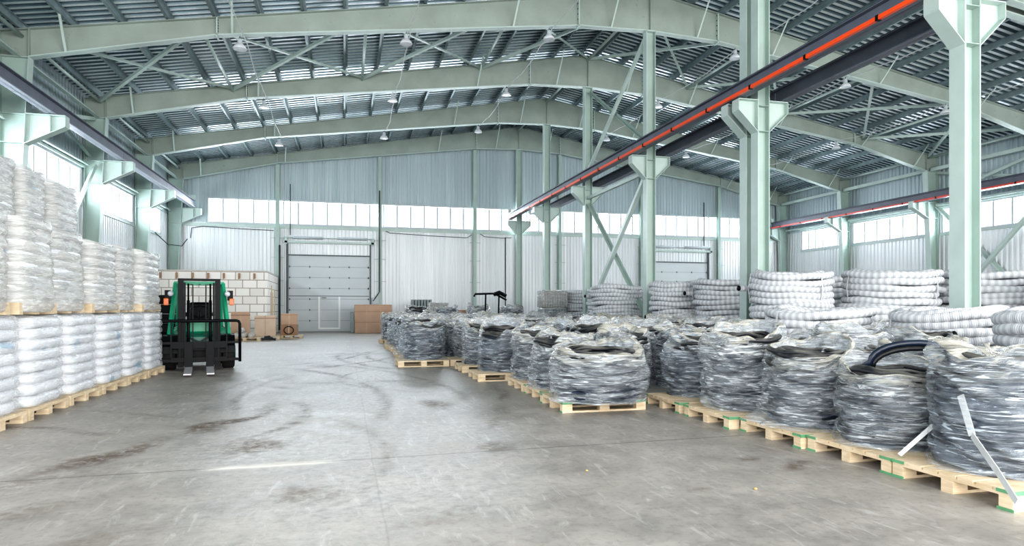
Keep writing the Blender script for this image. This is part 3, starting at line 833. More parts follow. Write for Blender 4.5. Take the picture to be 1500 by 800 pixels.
def film_shell(seed, layers, lh, hx=.6, hy=.58, diag=0., mat='bagfilm', name='stretch_film', amp=1.):
    m = MB(); n = 110; H = layers*lh; rows = layers*7; vs = []
    rnd = random.Random(seed*3+1); ph = rnd.random()*20
    prof = [(i/rows*H, 1) for i in range(rows+1)]
    prof += [(H+.02, .93), (H+.03, .8), (H+.03, .4), (H+.03, .02)]
    for z, sc in prof:
        ph_l = (z/lh) % 1; bul = -.03*(1-math.sin(PI*ph_l)**.5) if z < H else 0
        for k in range(n):
            t = 2*PI*k/n; x, y = rrect(t, (hx+bul)*sc, (hy+bul)*sc, 6)
            s = x+y
            w = noise.noise(Vector((x*1.2+ph, y*1.2, z*5 + s*diag*3)))*.035 + (.5-abs(noise.noise(Vector((x*2+ph, y*2, z*13 + s*diag*8)))))*.03 + noise.noise(Vector((x*1.0,y*1.0,z*1.1+ph)))*.03
            r = 1 + w*amp/max(.3, sc)*.9
            zz = z + (noise.noise(Vector((x*2.5, y*2.5, ph)))*.04 if z >= H-.02 else 0)
            vs.append((x*r, y*r, zz))
    R = len(prof)
    m.add(vs, [(i*n+k, i*n+(k+1)%n, (i+1)*n+(k+1)%n, (i+1)*n+k) for i in range(R-1) for k in range(n)], True)
    return m.mesh(name, M[mat])
FS_low = [film_shell(s, 8, .138, diag=.12, mat='bagfilm', amp=.8) for s in range(3)]
FS_up = [film_shell(s+10, 8, .135, diag=.6, mat='bagfilm2', amp=1.5) for s in range(3)]
def sack_stack(x, y, z, sy, low, seed, label, group, layers=8, lh=.138, sz=1., sx=1.):
    rnd = random.Random(seed)
    t = thing('sack_stack', label, 'sack stack', (x, y, z), 0, group); t.scale = (sx, sy, sz)
    for k in range(layers):
        place(SL_[rnd.randrange(5)], 'sack_layer', t, (rnd.uniform(-.008,.012), rnd.uniform(-.01,.01), k*lh), (0,0,PI*rnd.randrange(2)), (1,1,1.04))
    place(rnd.choice(FS_low if low else FS_up), 'stretch_film', t, (0,0,.002) if low else (0,0,-.125), (0,0,0), (1,1,1) if low else (1,1,1.12))
    return t
XF = -3.75; hx = .6
lows = [(7.95,9.16),(9.18,10.39),(10.42,11.66),(11.7,12.95),(12.98,14.16),(14.2,15.42)]
ups = [(7.72,8.88),(8.92,10.02),(10.08,11.3),(11.38,12.72),(12.76,13.8),(13.86,15.3)]
xc = XF - hx
for i, (a, b) in enumerate(lows):
    sy = (b-a-.03)/1.2; y = (a+b)/2; k = 6-i
    pos = ['', 'farthest', 'second farthest', 'third farthest', 'fourth farthest', 'second nearest', 'nearest'][k]
    pallet((xc, y), 0, 'wooden floor pallet under the %s stack of white sacks' % pos, 'pallets under the sack stacks', sx=1.0, sy=(b-a-.03))
    sack_stack(xc, y, .146, sy, True, 20+i, 'film-wrapped white sack stack standing on the floor row, %s' % pos, 'floor row of sack stacks', sz=1.02)
for i, (a, b) in enumerate(ups):
    sy = (b-a-.04)/1.2; y = (a+b)/2; k = 6-i
    pos = ['', 'farthest', 'second farthest', 'third farthest', 'fourth farthest', 'second nearest', 'nearest'][k]
    dx = [0,.02,-.06,-.03,-.08,.0][i]; sz = [1.02,1.03,1.0,.96,.99,1.02][i]
    pallet((xc+dx, y), 0, 'raised wooden pallet under the %s upper stack of sacks' % pos, 'raised pallets between sack tiers', sx=.93, sy=(b-a-.14), z=1.31)
    sack_stack(xc+dx, y, 1.456, sy, False, 60+i, 'shiny film-wrapped sack stack on the second tier, %s' % pos, 'second tier of sack stacks', lh=.135, sz=sz*.94)
# rear row, three tiers high
xr_ = -5.1 - hx
rear = [(9.7,10.95),(11.0,12.25),(12.3,13.3),(13.42,14.75)]
for i, (a, b) in enumerate(rear):
    y = (a+b)/2; sy = (b-a-.03)/1.2; pos = ['nearest','second nearest','third nearest','farthest'][i]
    for tier in range(3):
        z = tier*1.27
        tn_ = ['bottom','middle','top'][tier]
        pallet((xr_, y), 0, 'pallet under the %s rear-row sack stack, %s tier' % (pos, tn_), 'rear row pallets', sx=.98, sy=(b-a-.05), z=z)
        sack_stack(xr_, y, z+.146, sy, False, 90+i*3+tier, 'wrapped sack stack in the rear row by the wall, %s, %s tier' % (pos, tn_), 'rear row of sack stacks', lh=.135,
                   sz=1.03 if tier < 2 else [1.0,.98,.96,.93][i])

# ------------------------------------------------------------------ black hose coils in film
def ring(R, z, tx, ty, cx, cy, n=44, wob=0, ph=0):
    return [(cx+R*(1+wob*math.sin(3*a+ph))*math.cos(a), cy+R*(1+wob*math.cos(2*a+ph))*math.sin(a),
             z + R*(tx*math.cos(a) + ty*math.sin(a)) + .012*math.sin(5*a+ph)) for a in [2*PI*k/n for k in range(n)]]
def hose_bundle(seed, H=.84, R=.45, rt=.034):
    rnd = random.Random(seed); m = MB()
    z = rt
    while z < H-.12:
        rr = R*(1-.12*(z/H)**2) - rt + rnd.uniform(-.02,.012)
        m.tube(ring(rr, z, rnd.uniform(-.03,.03), rnd.uniform(-.03,.03), rnd.uniform(-.01,.01), rnd.uniform(-.01,.01), wob=.012, ph=rnd.random()*6), rt, 7, closed=True)
        if rnd.random() < .5:
            m.tube(ring(rr-.075, z+.02, rnd.uniform(-.05,.05), rnd.uniform(-.05,.05), 0, 0, wob=.02, ph=rnd.random()*6), rt, 6, closed=True)
        z += rt*1.75
    m.lathe([(.30,.01),(.36,.05),(.37,H*.5),(.34,H-.2),(.25,H-.22),(.24,.02)], 24)
    return m.mesh('hose', M['hose'])
def top_loops(seed, H=.88, R=.48, rt=.03):
    rnd = random.Random(seed+50); m = MB()
    for k in range(14):
        rr = R*rnd.uniform(.6,.84)
        m.tube(ring(rr, H-.15+rnd.uniform(-.08,.06), rnd.uniform(-.11,.11), rnd.uniform(-.11,.11), rnd.uniform(-.05,.05), rnd.uniform(-.05,.05), wob=.05, ph=rnd.random()*6), rt, 7, closed=True)
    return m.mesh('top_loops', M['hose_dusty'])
def coil_film(seed, H=.86, R=.5, lean=(0,0), skirt=0., mat='film', hole=.36, barrel=.05, rz=0., dip=0.):
    rnd = random.Random(seed+500); ph = rnd.random()*30; m = MB(); n = 128; prof = []
    sl = rnd.uniform(.3,.9)*rnd.choice((-1,1))
    N = 56
    for i in range(N):
        f = i/(N-1); prof.append((f*H, .97 - .10*f**3 + barrel*math.sin(f*PI) + skirt*max(0,.12-f)*5, 0))
    for k in range(1, 8):
        g = k/7; prof.append((H + .03*math.sin(g*PI) - .05*g, .87 - (.87-hole/R)*g, g))
    for k in range(1, 4):
        prof.append((H-.05-.035*k, hole/R*(1-.02*k), 1))
    vs = []
    for z, sc, g in prof:
        for k in range(n):
            a = 2*PI*k/n; ca, sa = math.cos(a), math.sin(a)
            r = R*sc
            q = noise.noise(Vector((ca*1.1+ph, sa*1.1, z*1.8)))*.09
            wr = (.5-abs(noise.noise(Vector((ca*1.1, sa*1.1+ph, z*7 + sl*2.2*ca)))))*.085
            wr += (.5-abs(noise.noise(Vector((ca*2.4+ph, sa*2.4, z*15 + sl*5*sa)))))*.035
            if g > 0: wr = (.5-abs(noise.noise(Vector((ca*3.5+ph, sa*3.5, g*2.0)))))*.08
            if z < .06 and skirt: wr += noise.noise(Vector((ca*4+ph, sa*4, 3)))*.2*skirt
            r += q + wr - .03
            f = min(1, z/H)
            zz = z + noise.noise(Vector((ca*.7+ph, sa*.7, 7)))*.20*f**2 + noise.noise(Vector((ca*2.2+ph, sa*2.2, 9)))*.07*f**5 - dip*math.cos(a+rz-(-2.46))*f**4
            vs.append((r*ca + lean[0]*z, r*sa + lean[1]*z, max(zz, .003)))
    P = len(prof)
    m.add(vs, [(i*n+k, i*n+(k+1)%n, (i+1)*n+(k+1)%n, (i+1)*n+k) for i in range(P-1) for k in range(n)], True)
    return m.mesh('film_wrap', M[mat])
HB = [hose_bundle(s) for s in range(4)]
TL = [top_loops(s) for s in range(6)]
CF = [coil_film(s, hole=[.38,.33,.40,.36,.2,.38,.3,.4][s], skirt=[0,.5,0,.3,0,0,.6,0][s], mat='film' if s % 3 else 'film_clear') for s in range(8)]
def hose_coil(x, y, z, v, rz, sxy, sz, label, group, film=None, tilt=(0,0)):
    t = thing('hose_coil', label, 'hose coil', (x, y, z), 0, group)
    t.rotation_euler = (tilt[0], tilt[1], rz); t.scale = (sxy, sxy, sz)
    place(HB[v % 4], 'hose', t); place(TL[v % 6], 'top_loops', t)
    f = film if film is not None else CF[v % 8]
    if f: place(f, 'film_wrap', t)
    return t
front = [ # x, y, variant, rz, sxy, sz, label
    (5.02,4.00,2,2.4,1.02,1.06,'tightly wrapped black hose coil nearest the camera, strapped to its pallet'),
    (4.98,4.98,5,.6,1.03,.84,'film-wrapped hose coil with a loose hose end arching over its open top'),
    (4.92,6.02,1,1.8,1.0,.97,'hose coil with a film skirt spread over its pallet edge'),
    (4.88,7.16,6,3.6,1.03,1.05,'leaning hose coil in dull film with thick dusty loops on top'),
    (4.95,8.42,0,5.1,.98,1.0,'dark shiny hose coil between the leaning coil and the widest coil'),
    (3.36,8.32,3,4.4,1.27,.84,'widest hose coil, on the corner pallet by the aisle'),
    (3.36,9.75,7,1.1,1.0,.95,'hose coil directly behind the widest one by the aisle'),
    (3.35,11.0,4,2.0,1.0,1.0,'hose coil second behind the widest one by the aisle'),
    (3.05,12.6,2,3.3,1.0,1.05,'round-topped hose coil alone on a jutting aisle pallet'),
    (3.0,14.2,0,.3,.95,1.05,'aisle-side hose coil behind the one on the jutting pallet'),
    (1.85,15.85,3,5.7,1.06,1.08,'hose coil farthest out into the aisle, on two pallets end to end'),
    (3.15,16.1,5,2.9,1.0,1.05,'hose coil right beside the one farthest out in the aisle')]
coils = []
for i, (x, y, v, rz, a, b, lab) in enumerate(front):
    film = coil_film(101+i, hole=[.14,.42,.41,.41,.38,.38,.38,.4,.4,.36,.30,.38][i], mat='film_clear' if i in (0,4,8,10) else 'film',
                     barrel=[.03,.06,.05,.02,.04,.06,.05,.05,.06,.05,.10,.05][i], rz=rz, dip=[.0,.10,.08,.07,.04,.07,.05,.06,.07,.04,.0,.05][i], skirt=[0,.1,.55,.0,0,.1,.3,0,.1,0,.2,0][i])
    c = hose_coil(x, y, .146, v, rz, a, b, lab, 'hose coils along the aisle', film, tilt=((-.03,.1) if i == 3 else (0,0)))
    if i == 3: c.location.z += .05
    coils.append((x, y, .6*a, c))
PL = [(5.0,3.92,0,'pallet under the nearest strapped hose coil'),(5.0,4.94,0,'pallet under the coil with the arching hose end'),
      (4.95,5.98,0,'pallet under the hose coil with the film skirt'),(4.85,7.06,0,'pallet under the leaning hose coil'),
      (4.85,8.2,0,'pallet under the dark coil behind the leaning one'),(3.38,8.62,0,'corner pallet under the widest hose coil'),
      (3.44,9.72,0,'pallet directly behind the corner pallet on the aisle'),(3.45,10.85,0,'second pallet behind the corner pallet on the aisle'),
      (3.02,12.42,0,'jutting aisle pallet under the round-topped coil'),(3.02,14.1,0,'aisle pallet behind the jutting one'),
      (1.8,15.75,0,'left of two end-to-end pallets farthest into the aisle'),(3.03,15.8,0,'right of two end-to-end pallets farthest into the aisle')]
for i, (x, y, rz, lab) in enumerate(PL):
    pallet((x, y), rz, lab, 'pallets along the aisle', green=(i < 7), sy=1.0)
# straps on nearest coil, hose end arch on second
c0 = coils[0][3]
def local_part(parent, m, name, mat):
    inv = Matrix.LocRotScale(parent.location, parent.rotation_euler, parent.scale).inverted()
    m.v = [tuple(inv @ Vector(p)) for p in m.v]
    return m.build(name, M[mat], parent)
m = MB(); pts = [(4.6,3.98,.72),(4.5,3.8,.45),(4.36,3.5,.27),(4.24,3.27,.13)]
for a, b in zip(pts[:-1], pts[1:]): m.bar(a, b, .05, .006, (0.8,.4,.3))
local_part(c0, m, 'strap', 'strap')
m = MB(); m.bar((4.72,4.33,.42),(4.5,4.45,.16),.035,.006,(1,0,.5)); local_part(c0, m, 'strap', 'strap')
m = MB(); pts = [(5.12+.30*math.cos(a), 4.85-.25*math.cos(a), .88+.19*math.sin(a)) for a in [PI*k/14 for k in range(15)]]
pts = [(4.72,5.25,.76)] + pts[::-1] + [(5.42,4.6,.7)]
m.tube(pts, .03, 8); local_part(coils[1][3], m, 'hose_end', 'hose')
m = MB(); pts = [(p[0]+.05, p[1]+.03, p[2]-.05) for p in pts[1:-1]]
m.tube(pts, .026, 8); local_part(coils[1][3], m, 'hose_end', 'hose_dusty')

for k, (x, y, a, b, lab) in enumerate(((3.3,30.9,1.25,1.7,'tall film-wrapped bundle beyond the coil field, left of the black pipe frame'),(4.75,30.9,1.25,1.62,'tall film-wrapped bundle beyond the coil field, under the black pipe frame'),
        (8.0,31.2,1.3,1.6,'tall dark wrapped bundle beyond the coil field, right of the pipe frame'),(6.4,31.6,1.2,1.75,'tall dark wrapped bundle behind the black pipe frame'))):
    coils.append((x, y, .6*a, hose_coil(x, y, 0, k+2, k*1.3, a, b, lab, 'tall wrapped bundles beyond the coils')))
# white coil piles: x, y, radius, count, label stem
piles = [(11.9,12.05,.98,3,'right of the twin columns'),(10.0,12.95,.9,3,'just left-front of the twin middle columns'),
    (14.0,11.6,1.0,3,'behind the nearest middle column'),(8.15,9.8,.88,2,'low against the black coils'),
    (9.15,8.1,.84,2,'low in front of the nearest middle column'),(8.35,5.7,.82,2,'low beside the black coils near the camera'),
    (10.15,10.85,.86,2,'between the low piles and the tall pile behind'),
    (10.95,16.9,.96,3,'first beyond the twin middle columns'),(10.35,18.85,.85,3,'second beyond the twin middle columns'),
    (12.1,21.9,.95,3,'right of the single braced column'),(10.0,22.75,.95,3,'just beyond the nearer braced column'),
    (10.55,24.9,.9,3,'between the two braced columns'),(11.0,28.7,.95,3,'just beyond the farther braced column'),
    (12.9,26.3,.95,3,'right of the farther braced column'),(10.8,30.9,.9,3,'last by the end of the coil field'),
    (13.0,15.0,.95,3,'second row right of the twin columns'),(13.3,17.6,.95,3,'second row beyond the twin columns'),
    (16.0,13.3,.98,3,'nearer in the rear row'),(15.6,16.2,.98,3,'farther in the rear row'),
    (13.9,9.0,.98,3,'rightmost behind the nearest middle column'),(14.2,20.2,.95,3,'rear row beyond the braced column')]
def white_coil(seed, R=.95, levels=5, rt=.073):
    rnd = random.Random(seed); m = MB(); wp = rnd.random()*6
    for l in range(levels):
        z = rt + l*rt*1.82; dr = rnd.uniform(-.035,.035)
        for q in range(3 if l in (0, levels-1) else 1):
            rr = R - rt - q*rt*2.05 + dr + rnd.uniform(-.01,.01)
            pts = ring(rr, z + (.03 if q == 1 else 0)*(1 if l else 0), rnd.uniform(-.02,.02), rnd.uniform(-.02,.02), rnd.uniform(-.03,.03), rnd.uniform(-.03,.03), 64, .02, rnd.random()*6)
            pts = [(p[0], p[1], p[2] + (.035*math.sin(2*math.atan2(p[1],p[0])+wp) + .035)*(l/levels+.25)) for p in pts]
            m.tube(pts, rt*1.04, 12, closed=True, uv=True)
    return m.mesh('hose', M['whose'])
def white_end(seed, R=.95, levels=5, rt=.073):
    rnd = random.Random(seed); a0 = rnd.uniform(0, 6.28); m = MB(); zc = rt + 2*rt*1.93
    pts = [((R-rt+.035*k*k*.35)*math.cos(a0+k*.11), (R-rt+.035*k*k*.35)*math.sin(a0+k*.11), zc) for k in range(6)]
    m.tube(pts, rt*.97, 10, uv=True, caps=False)
    p, q = Vector(pts[-1]), Vector(pts[-2]); d = (p-q).normalized()
    e = MB(); e.cyl(p-d*.02, p+d*.012, rt*.78, 12)
    return m.mesh('loose_end', M['whose']), e.mesh('pipe_mouth', M['black'])
def tie_mesh(a, R=.95, levels=5, rt=.073):
    m = MB(); H = levels*rt*1.82+rt*.6
    c, s = math.cos(a), math.sin(a)
    pts = [((R-.02)*c,(R-.02)*s,.02),((R+.03)*c,(R+.03)*s,H*.5),((R-.02)*c,(R-.02)*s,H-.03),((R-.25)*c,(R-.25)*s,H+.02)]
    for p, q in zip(pts[:-1], pts[1:]): m.bar(p, q, .035, .008, (c, s, .01))
    return m.mesh('tie', M['strap'])
WC = [white_coil(s) for s in range(4)]; WE = [white_end(s) for s in range(3)]; WT = [tie_mesh(a) for a in (.4, 2.5, 4.6)]
HC = .073*1.82*5+.03
for i, (x, y, R, cnt, where) in enumerate(piles):
    for k in range(cnt):
        s = R/.95; rnd = random.Random(i*10+k)
        lvl = ['bottom','middle','top'][k] if cnt == 3 else ['lower','upper'][k]
        extra = 1.0 if cnt == 3 else .93
        t = thing('ribbed_hose_coil', 'pale hose coil, %s of the pile %s' % (lvl, where), 'hose coil',
                  (x+rnd.uniform(-.07,.07), y+rnd.uniform(-.07,.07), k*(HC+.035)*extra), rnd.uniform(0,6.28), 'grey-white hose coils')
        t.scale = (s, s, extra*1.02)
        t.rotation_euler = (rnd.uniform(-.03,.03), rnd.uniform(-.03,.03), rnd.uniform(0,6.28))
        place(WC[(i+k) % 4], 'hose', t); 
        for wt in WT: place(wt, 'tie', t)
        e = WE[(i+2*k) % 3]; le = place(e[0], 'loose_end', t); place(e[1], 'pipe_mouth', le)

# the crowded field of black coils
def blocked(x, y, r=.56):
    for px, py, pr, *_ in coils:
        if math.hypot(px-x, py-y) < pr+r-.02: return True
    for px, py, pr, *_ in piles:
        if math.hypot(px-x, py-y) < pr+r: return True
    for cy in MIDN:
        if abs(x-RX) < .25+r and abs(y-cy) < .25+r: return True
    return False
rnd = random.Random(3)
rows = {}
y = 3.4; ri = 0
while y < 29.5:
    x0 = 6.2 if y < 9 else (4.65 if y < 15 else (4.3 if y < 17 else (1.95 if y < 27 else 2.6)))
    x = x0 + rnd.uniform(-.05,.05); 
    while x < 10.0:
        xx, yy = x+rnd.uniform(-.06,.06), y+rnd.uniform(-.08,.08)
        if not blocked(xx, yy): rows.setdefault(ri, []).append((xx, yy))
        x += 1.2
    y += 1.17 + rnd.uniform(-.02,.04); ri += 1
for r, lst in rows.items():
    for k, (x, y) in enumerate(lst):
        v = rnd.randrange(8)
        lab = 'crowded black hose coil in clear film, %s row from the camera, %s from the aisle' % (ORD[r+1], ORD[k+1])
        aisle = (y > 17 and k == 0)
        if aisle:
            pallet((x, y), 0, 'aisle-edge pallet under the %s row of crowded coils' % ORD[r+1], 'pallets along the aisle', sy=.98, sx=.95)
        t = hose_coil(x, y, .146 if aisle else 0, v, rnd.uniform(0,6.28), rnd.uniform(.92,1.0), rnd.uniform(1.05,1.2) if aisle else rnd.uniform(1.12,1.3), lab, 'crowded hose coils behind the front row')

# ------------------------------------------------------------------ goods at the far end
def carton(x, y, z, sx, sy, sz, rz, label, mat='carton', name='cardboard_box', seams=(0,)):
    t = thing(name, label, 'box', (x, y, z), rz, None)
    m = MB(); m.rbox(-sx/2, sx/2, -sy/2, sy/2, 0, sz, .012); m.build('body', M[mat], t)
    m = MB()
    for s in seams: m.box(s*sx-.03, s*sx+.03, -sy/2-.004, sy/2+.004, .01, sz+.003)
    m.build('tape', M['tape'], t)
    m = MB(); m.box(-sx/2-.006, sx/2+.006, -sy/2-.006, sy/2+.006, sz*.86, sz*.9); m.build('lid_edge', M['carton2'], t)
    return t
bxp = 1.5; by = 36.4
carton(bxp, by, 0, 1.95, 1.2, .66, 0, 'bottom tan cardboard box of the stack beside the left door', seams=(-.18,.2))
carton(bxp, by, .66, 1.98, 1.22, .56, 0, 'middle tan cardboard box of the stack beside the left door', seams=(-.18,.2))
carton(bxp, by, 1.22, 1.96, 1.2, .32, 0, 'flat top tan cardboard box of the stack beside the left door', seams=(-.18,.2))
m = MB(); m.rbox(.3,.48,36.0,36.8,0,1.15,.03); o = m.build('grey_panel_pack', M['greytube'], None, (.4,36.4,0)); tag(o, 'narrow grey pack leaning left of the tan box stack', 'panel pack', None, 'thing')
# boxes near block room
carton(-3.35, 30.2, .146, .85, .8, .88, .05, 'pale plywood-sided box on a pallet by the block room', 'plywood')
carton(-2.42, 30.9, .146, .72, .7, .46, .0, 'lower brown box next to the pale plywood box', 'carton2')
carton(-2.42, 30.9, .61, .7, .68, .5, .05, 'upper brown box next to the pale plywood box', 'carton')
m = MB(); m.tube([(-2.42+.2*math.cos(a), 30.5, .37+.17*math.sin(a)) for a in [2*PI*k/20 for k in range(20)]], .02, 6, closed=True); 
o = m.build('cable_ring', M['black'], None, (-2.42,30.5,.2)); tag(o, 'black hoop leaning against the lower brown box', 'hoop', None, 'thing')
pallet((-3.3,30.2), 0, 'pallet under the pale plywood box', 'pallets near the block room', sx=.95); pallet((-2.3,30.9), 0, 'pallet under the two brown boxes', 'pallets near the block room', sx=.75)
pallet((-4.0,28.8), .1, 'low pallet with rolled packing beside the forklift', 'pallets near the block room')
carton(-4.35, 30.0, 0, .75, .7, 1.2, .15, 'tan cardboard box standing behind the rolled packing', 'carton', seams=(0,))
for k, (dx, dz, l) in enumerate(((-.3,.24,.8),(-.02,.24,.9),(.27,.23,.75),(-.14,.43,.8))):
    m = MB(); p = (-4.0+dx, 28.4, dz); m.tube([(p[0], p[1]+l*f, p[2]+.012*math.sin(f*9)) for f in (0,.25,.5,.75,1)], .105, 14)
    o = m.build('packing_roll', M['junk'], None, p); tag(o, 'pale packing roll on the low pallet, ' + ['left one','middle one','right one','topmost one'][k], 'roll', 'packing rolls', 'thing')
m = MB(); m.tube([(-3.1+(.28-.006*k)*math.cos(a), 28.7+(.25-.006*k)*math.sin(a), .045+.004*k) for k, a in enumerate([.35*i for i in range(36)])], .04, 7)
o = m.build('cable_heap', M['cable'], None, (-3.1,28.7,0)); tag(o, 'small heap of dark cable on the floor by the rolls', 'cable', None, 'thing')
# dark stacked crates left of forklift
for k in range(5):
    m = MB(); z = k*.38; m.rbox(-7.2,-6.3,28.2,29.0,z,z+.36,.03); m.box(-7.15,-6.35,28.18,28.2,z+.1,z+.14); m.box(-7.15,-6.35,28.18,28.2,z+.22,z+.26)
    o = m.build('dark_crate', M['black'], None, (-6.75,28.6,z)); tag(o, 'dark plastic crate in the stack behind the forklift, %s from the floor' % ORD[k+1], 'crate', 'dark crates', 'thing')
# far goods by the end wall
def wrapped_block(x, y, z, sx, sy, sz, label, core='greytube', seed=1):
    t = thing('wrapped_bundle', label, 'bundle', (x, y, z), 0, None)
    m = MB(); n = max(3, int(sx/.12))
    for k in range(n):
        for j in range(max(2, int(sy/.2))):
            xx = -sx/2 + (k+.5)*sx/n; yy = -sy/2 + (j+.5)*sy/max(2, int(sy/.2)); m.cyl((xx, yy, 0), (xx, yy, sz*.96), sx/n*.45, 8)
    m.build('tubes', M[core], t)
    f = film_shell(seed+40, 4, .25, .5, .5, .2, 'film', 'film_wrap', 1.3)
    place(f, 'film_wrap', t, (0,0,0), (0,0,0), (sx*1.03, sy*1.03, sz))
    return t
wrapped_block(9.3, 28.6, 0, 1.15, 1.0, 1.35, 'upright bundle of grey tubes wrapped in film, lower half', seed=1)
wrapped_block(9.3, 28.6, 1.4, 1.2, 1.05, .75, 'bundle of pale film-wrapped goods on top of the upright tube bundle', 'junk', seed=2)
wrapped_block(4.6, 33.0, 1.0, 1.0, .9, .62, 'film-wrapped pale block on a brown box beyond the coils', 'junk', seed=3)
carton(4.6, 33.0, 0, 1.1, 1.0, .98, 0, 'brown box under the film-wrapped pale block', 'carton2')
carton(5.9, 32.6, 0, 1.1, 1.0, 1.25, 0, 'reddish-brown box beyond the coil field under the black pipe frame', 'carton2')
t = thing('ribbed_panel_stack', 'upright stack of grey ribbed panels against the end wall', 'panels', (4.1, 36.2, 0)); 
for k in range(7):
    m = MB(); x = -.52+k*.165; m.rbox(x, x+.11, -.3, .3, .9, 1.82, .02); m.build('rib', M['greytube'], t)
m = MB(); m.box(-.6,.66,-.4,.4,0,.9); m.build('base', M['black'], t)
t = thing('pipe_frame', 'black bent pipe frame sticking up beyond the coils', 'pipe frame', (6.6, 30.3, 0))
m = MB(); m.tube([(-.65,0,1.9),(-.6,0,2.02),(.3,0,2.05),(.55,0,1.95),(.95,.1,1.75)], .05, 10); m.build('top_pipe', M['black'], t)
for dx in (-.1,.55):
    m = MB(); m.tube([(dx,0,0),(dx,.02,1.0),(dx+.02,0,2.02)], .04, 8); m.build('leg', M['black'], t)
m = MB(); m.tube([(.3,0,2.0),(.55,-.1,2.1),(.9,0,1.95)], .1, 10); m.build('bundle_end', M['black'], t)
m = MB(); m.rbox(3.0,3.55,33.6,34.0,0,1.05,.08); o = m.build('blue_drum', M['blue'], None, (3.3,33.8,0)); tag(o, 'dark blue container between the box stack and the coils', 'container', None, 'thing')
m = MB(); m.tube([(3.6+.2*math.cos(a),34.,1.05+.18*math.sin(a)) for a in [PI*k/12 for k in range(13)]], .03, 7); m.tube([(3.4,34,1.05),(3.4,34,0.02)], .03, 7); m.tube([(3.8,34,1.05),(3.8,34,0.02)], .03, 7)
o = m.build('hose_hoop', M['black'], None, (3.6,34,0)); tag(o, 'thin black hose hoop standing beside the dark blue container', 'hoop', None, 'thing')
# small litter on the floor
for k, (x, y, s) in enumerate(((3.05,4.35,.014),(1.1,3.6,.012),(2.0,5.2,.012))):
    m = MB(); m.lathe([(0,0),(s,.2*s),(s*1.1,s*.7),(s*.5,s*1.2),(0,s*1.25)], 9, (x,y,0)); o = m.build('stone_chip', M['dust'], None, (x,y,0)); tag(o, ['tan chip on the floor in front of the pallets','tiny chip on the open floor, nearest the camera','tiny chip on the floor by the joint'][k], 'debris', None, 'thing')

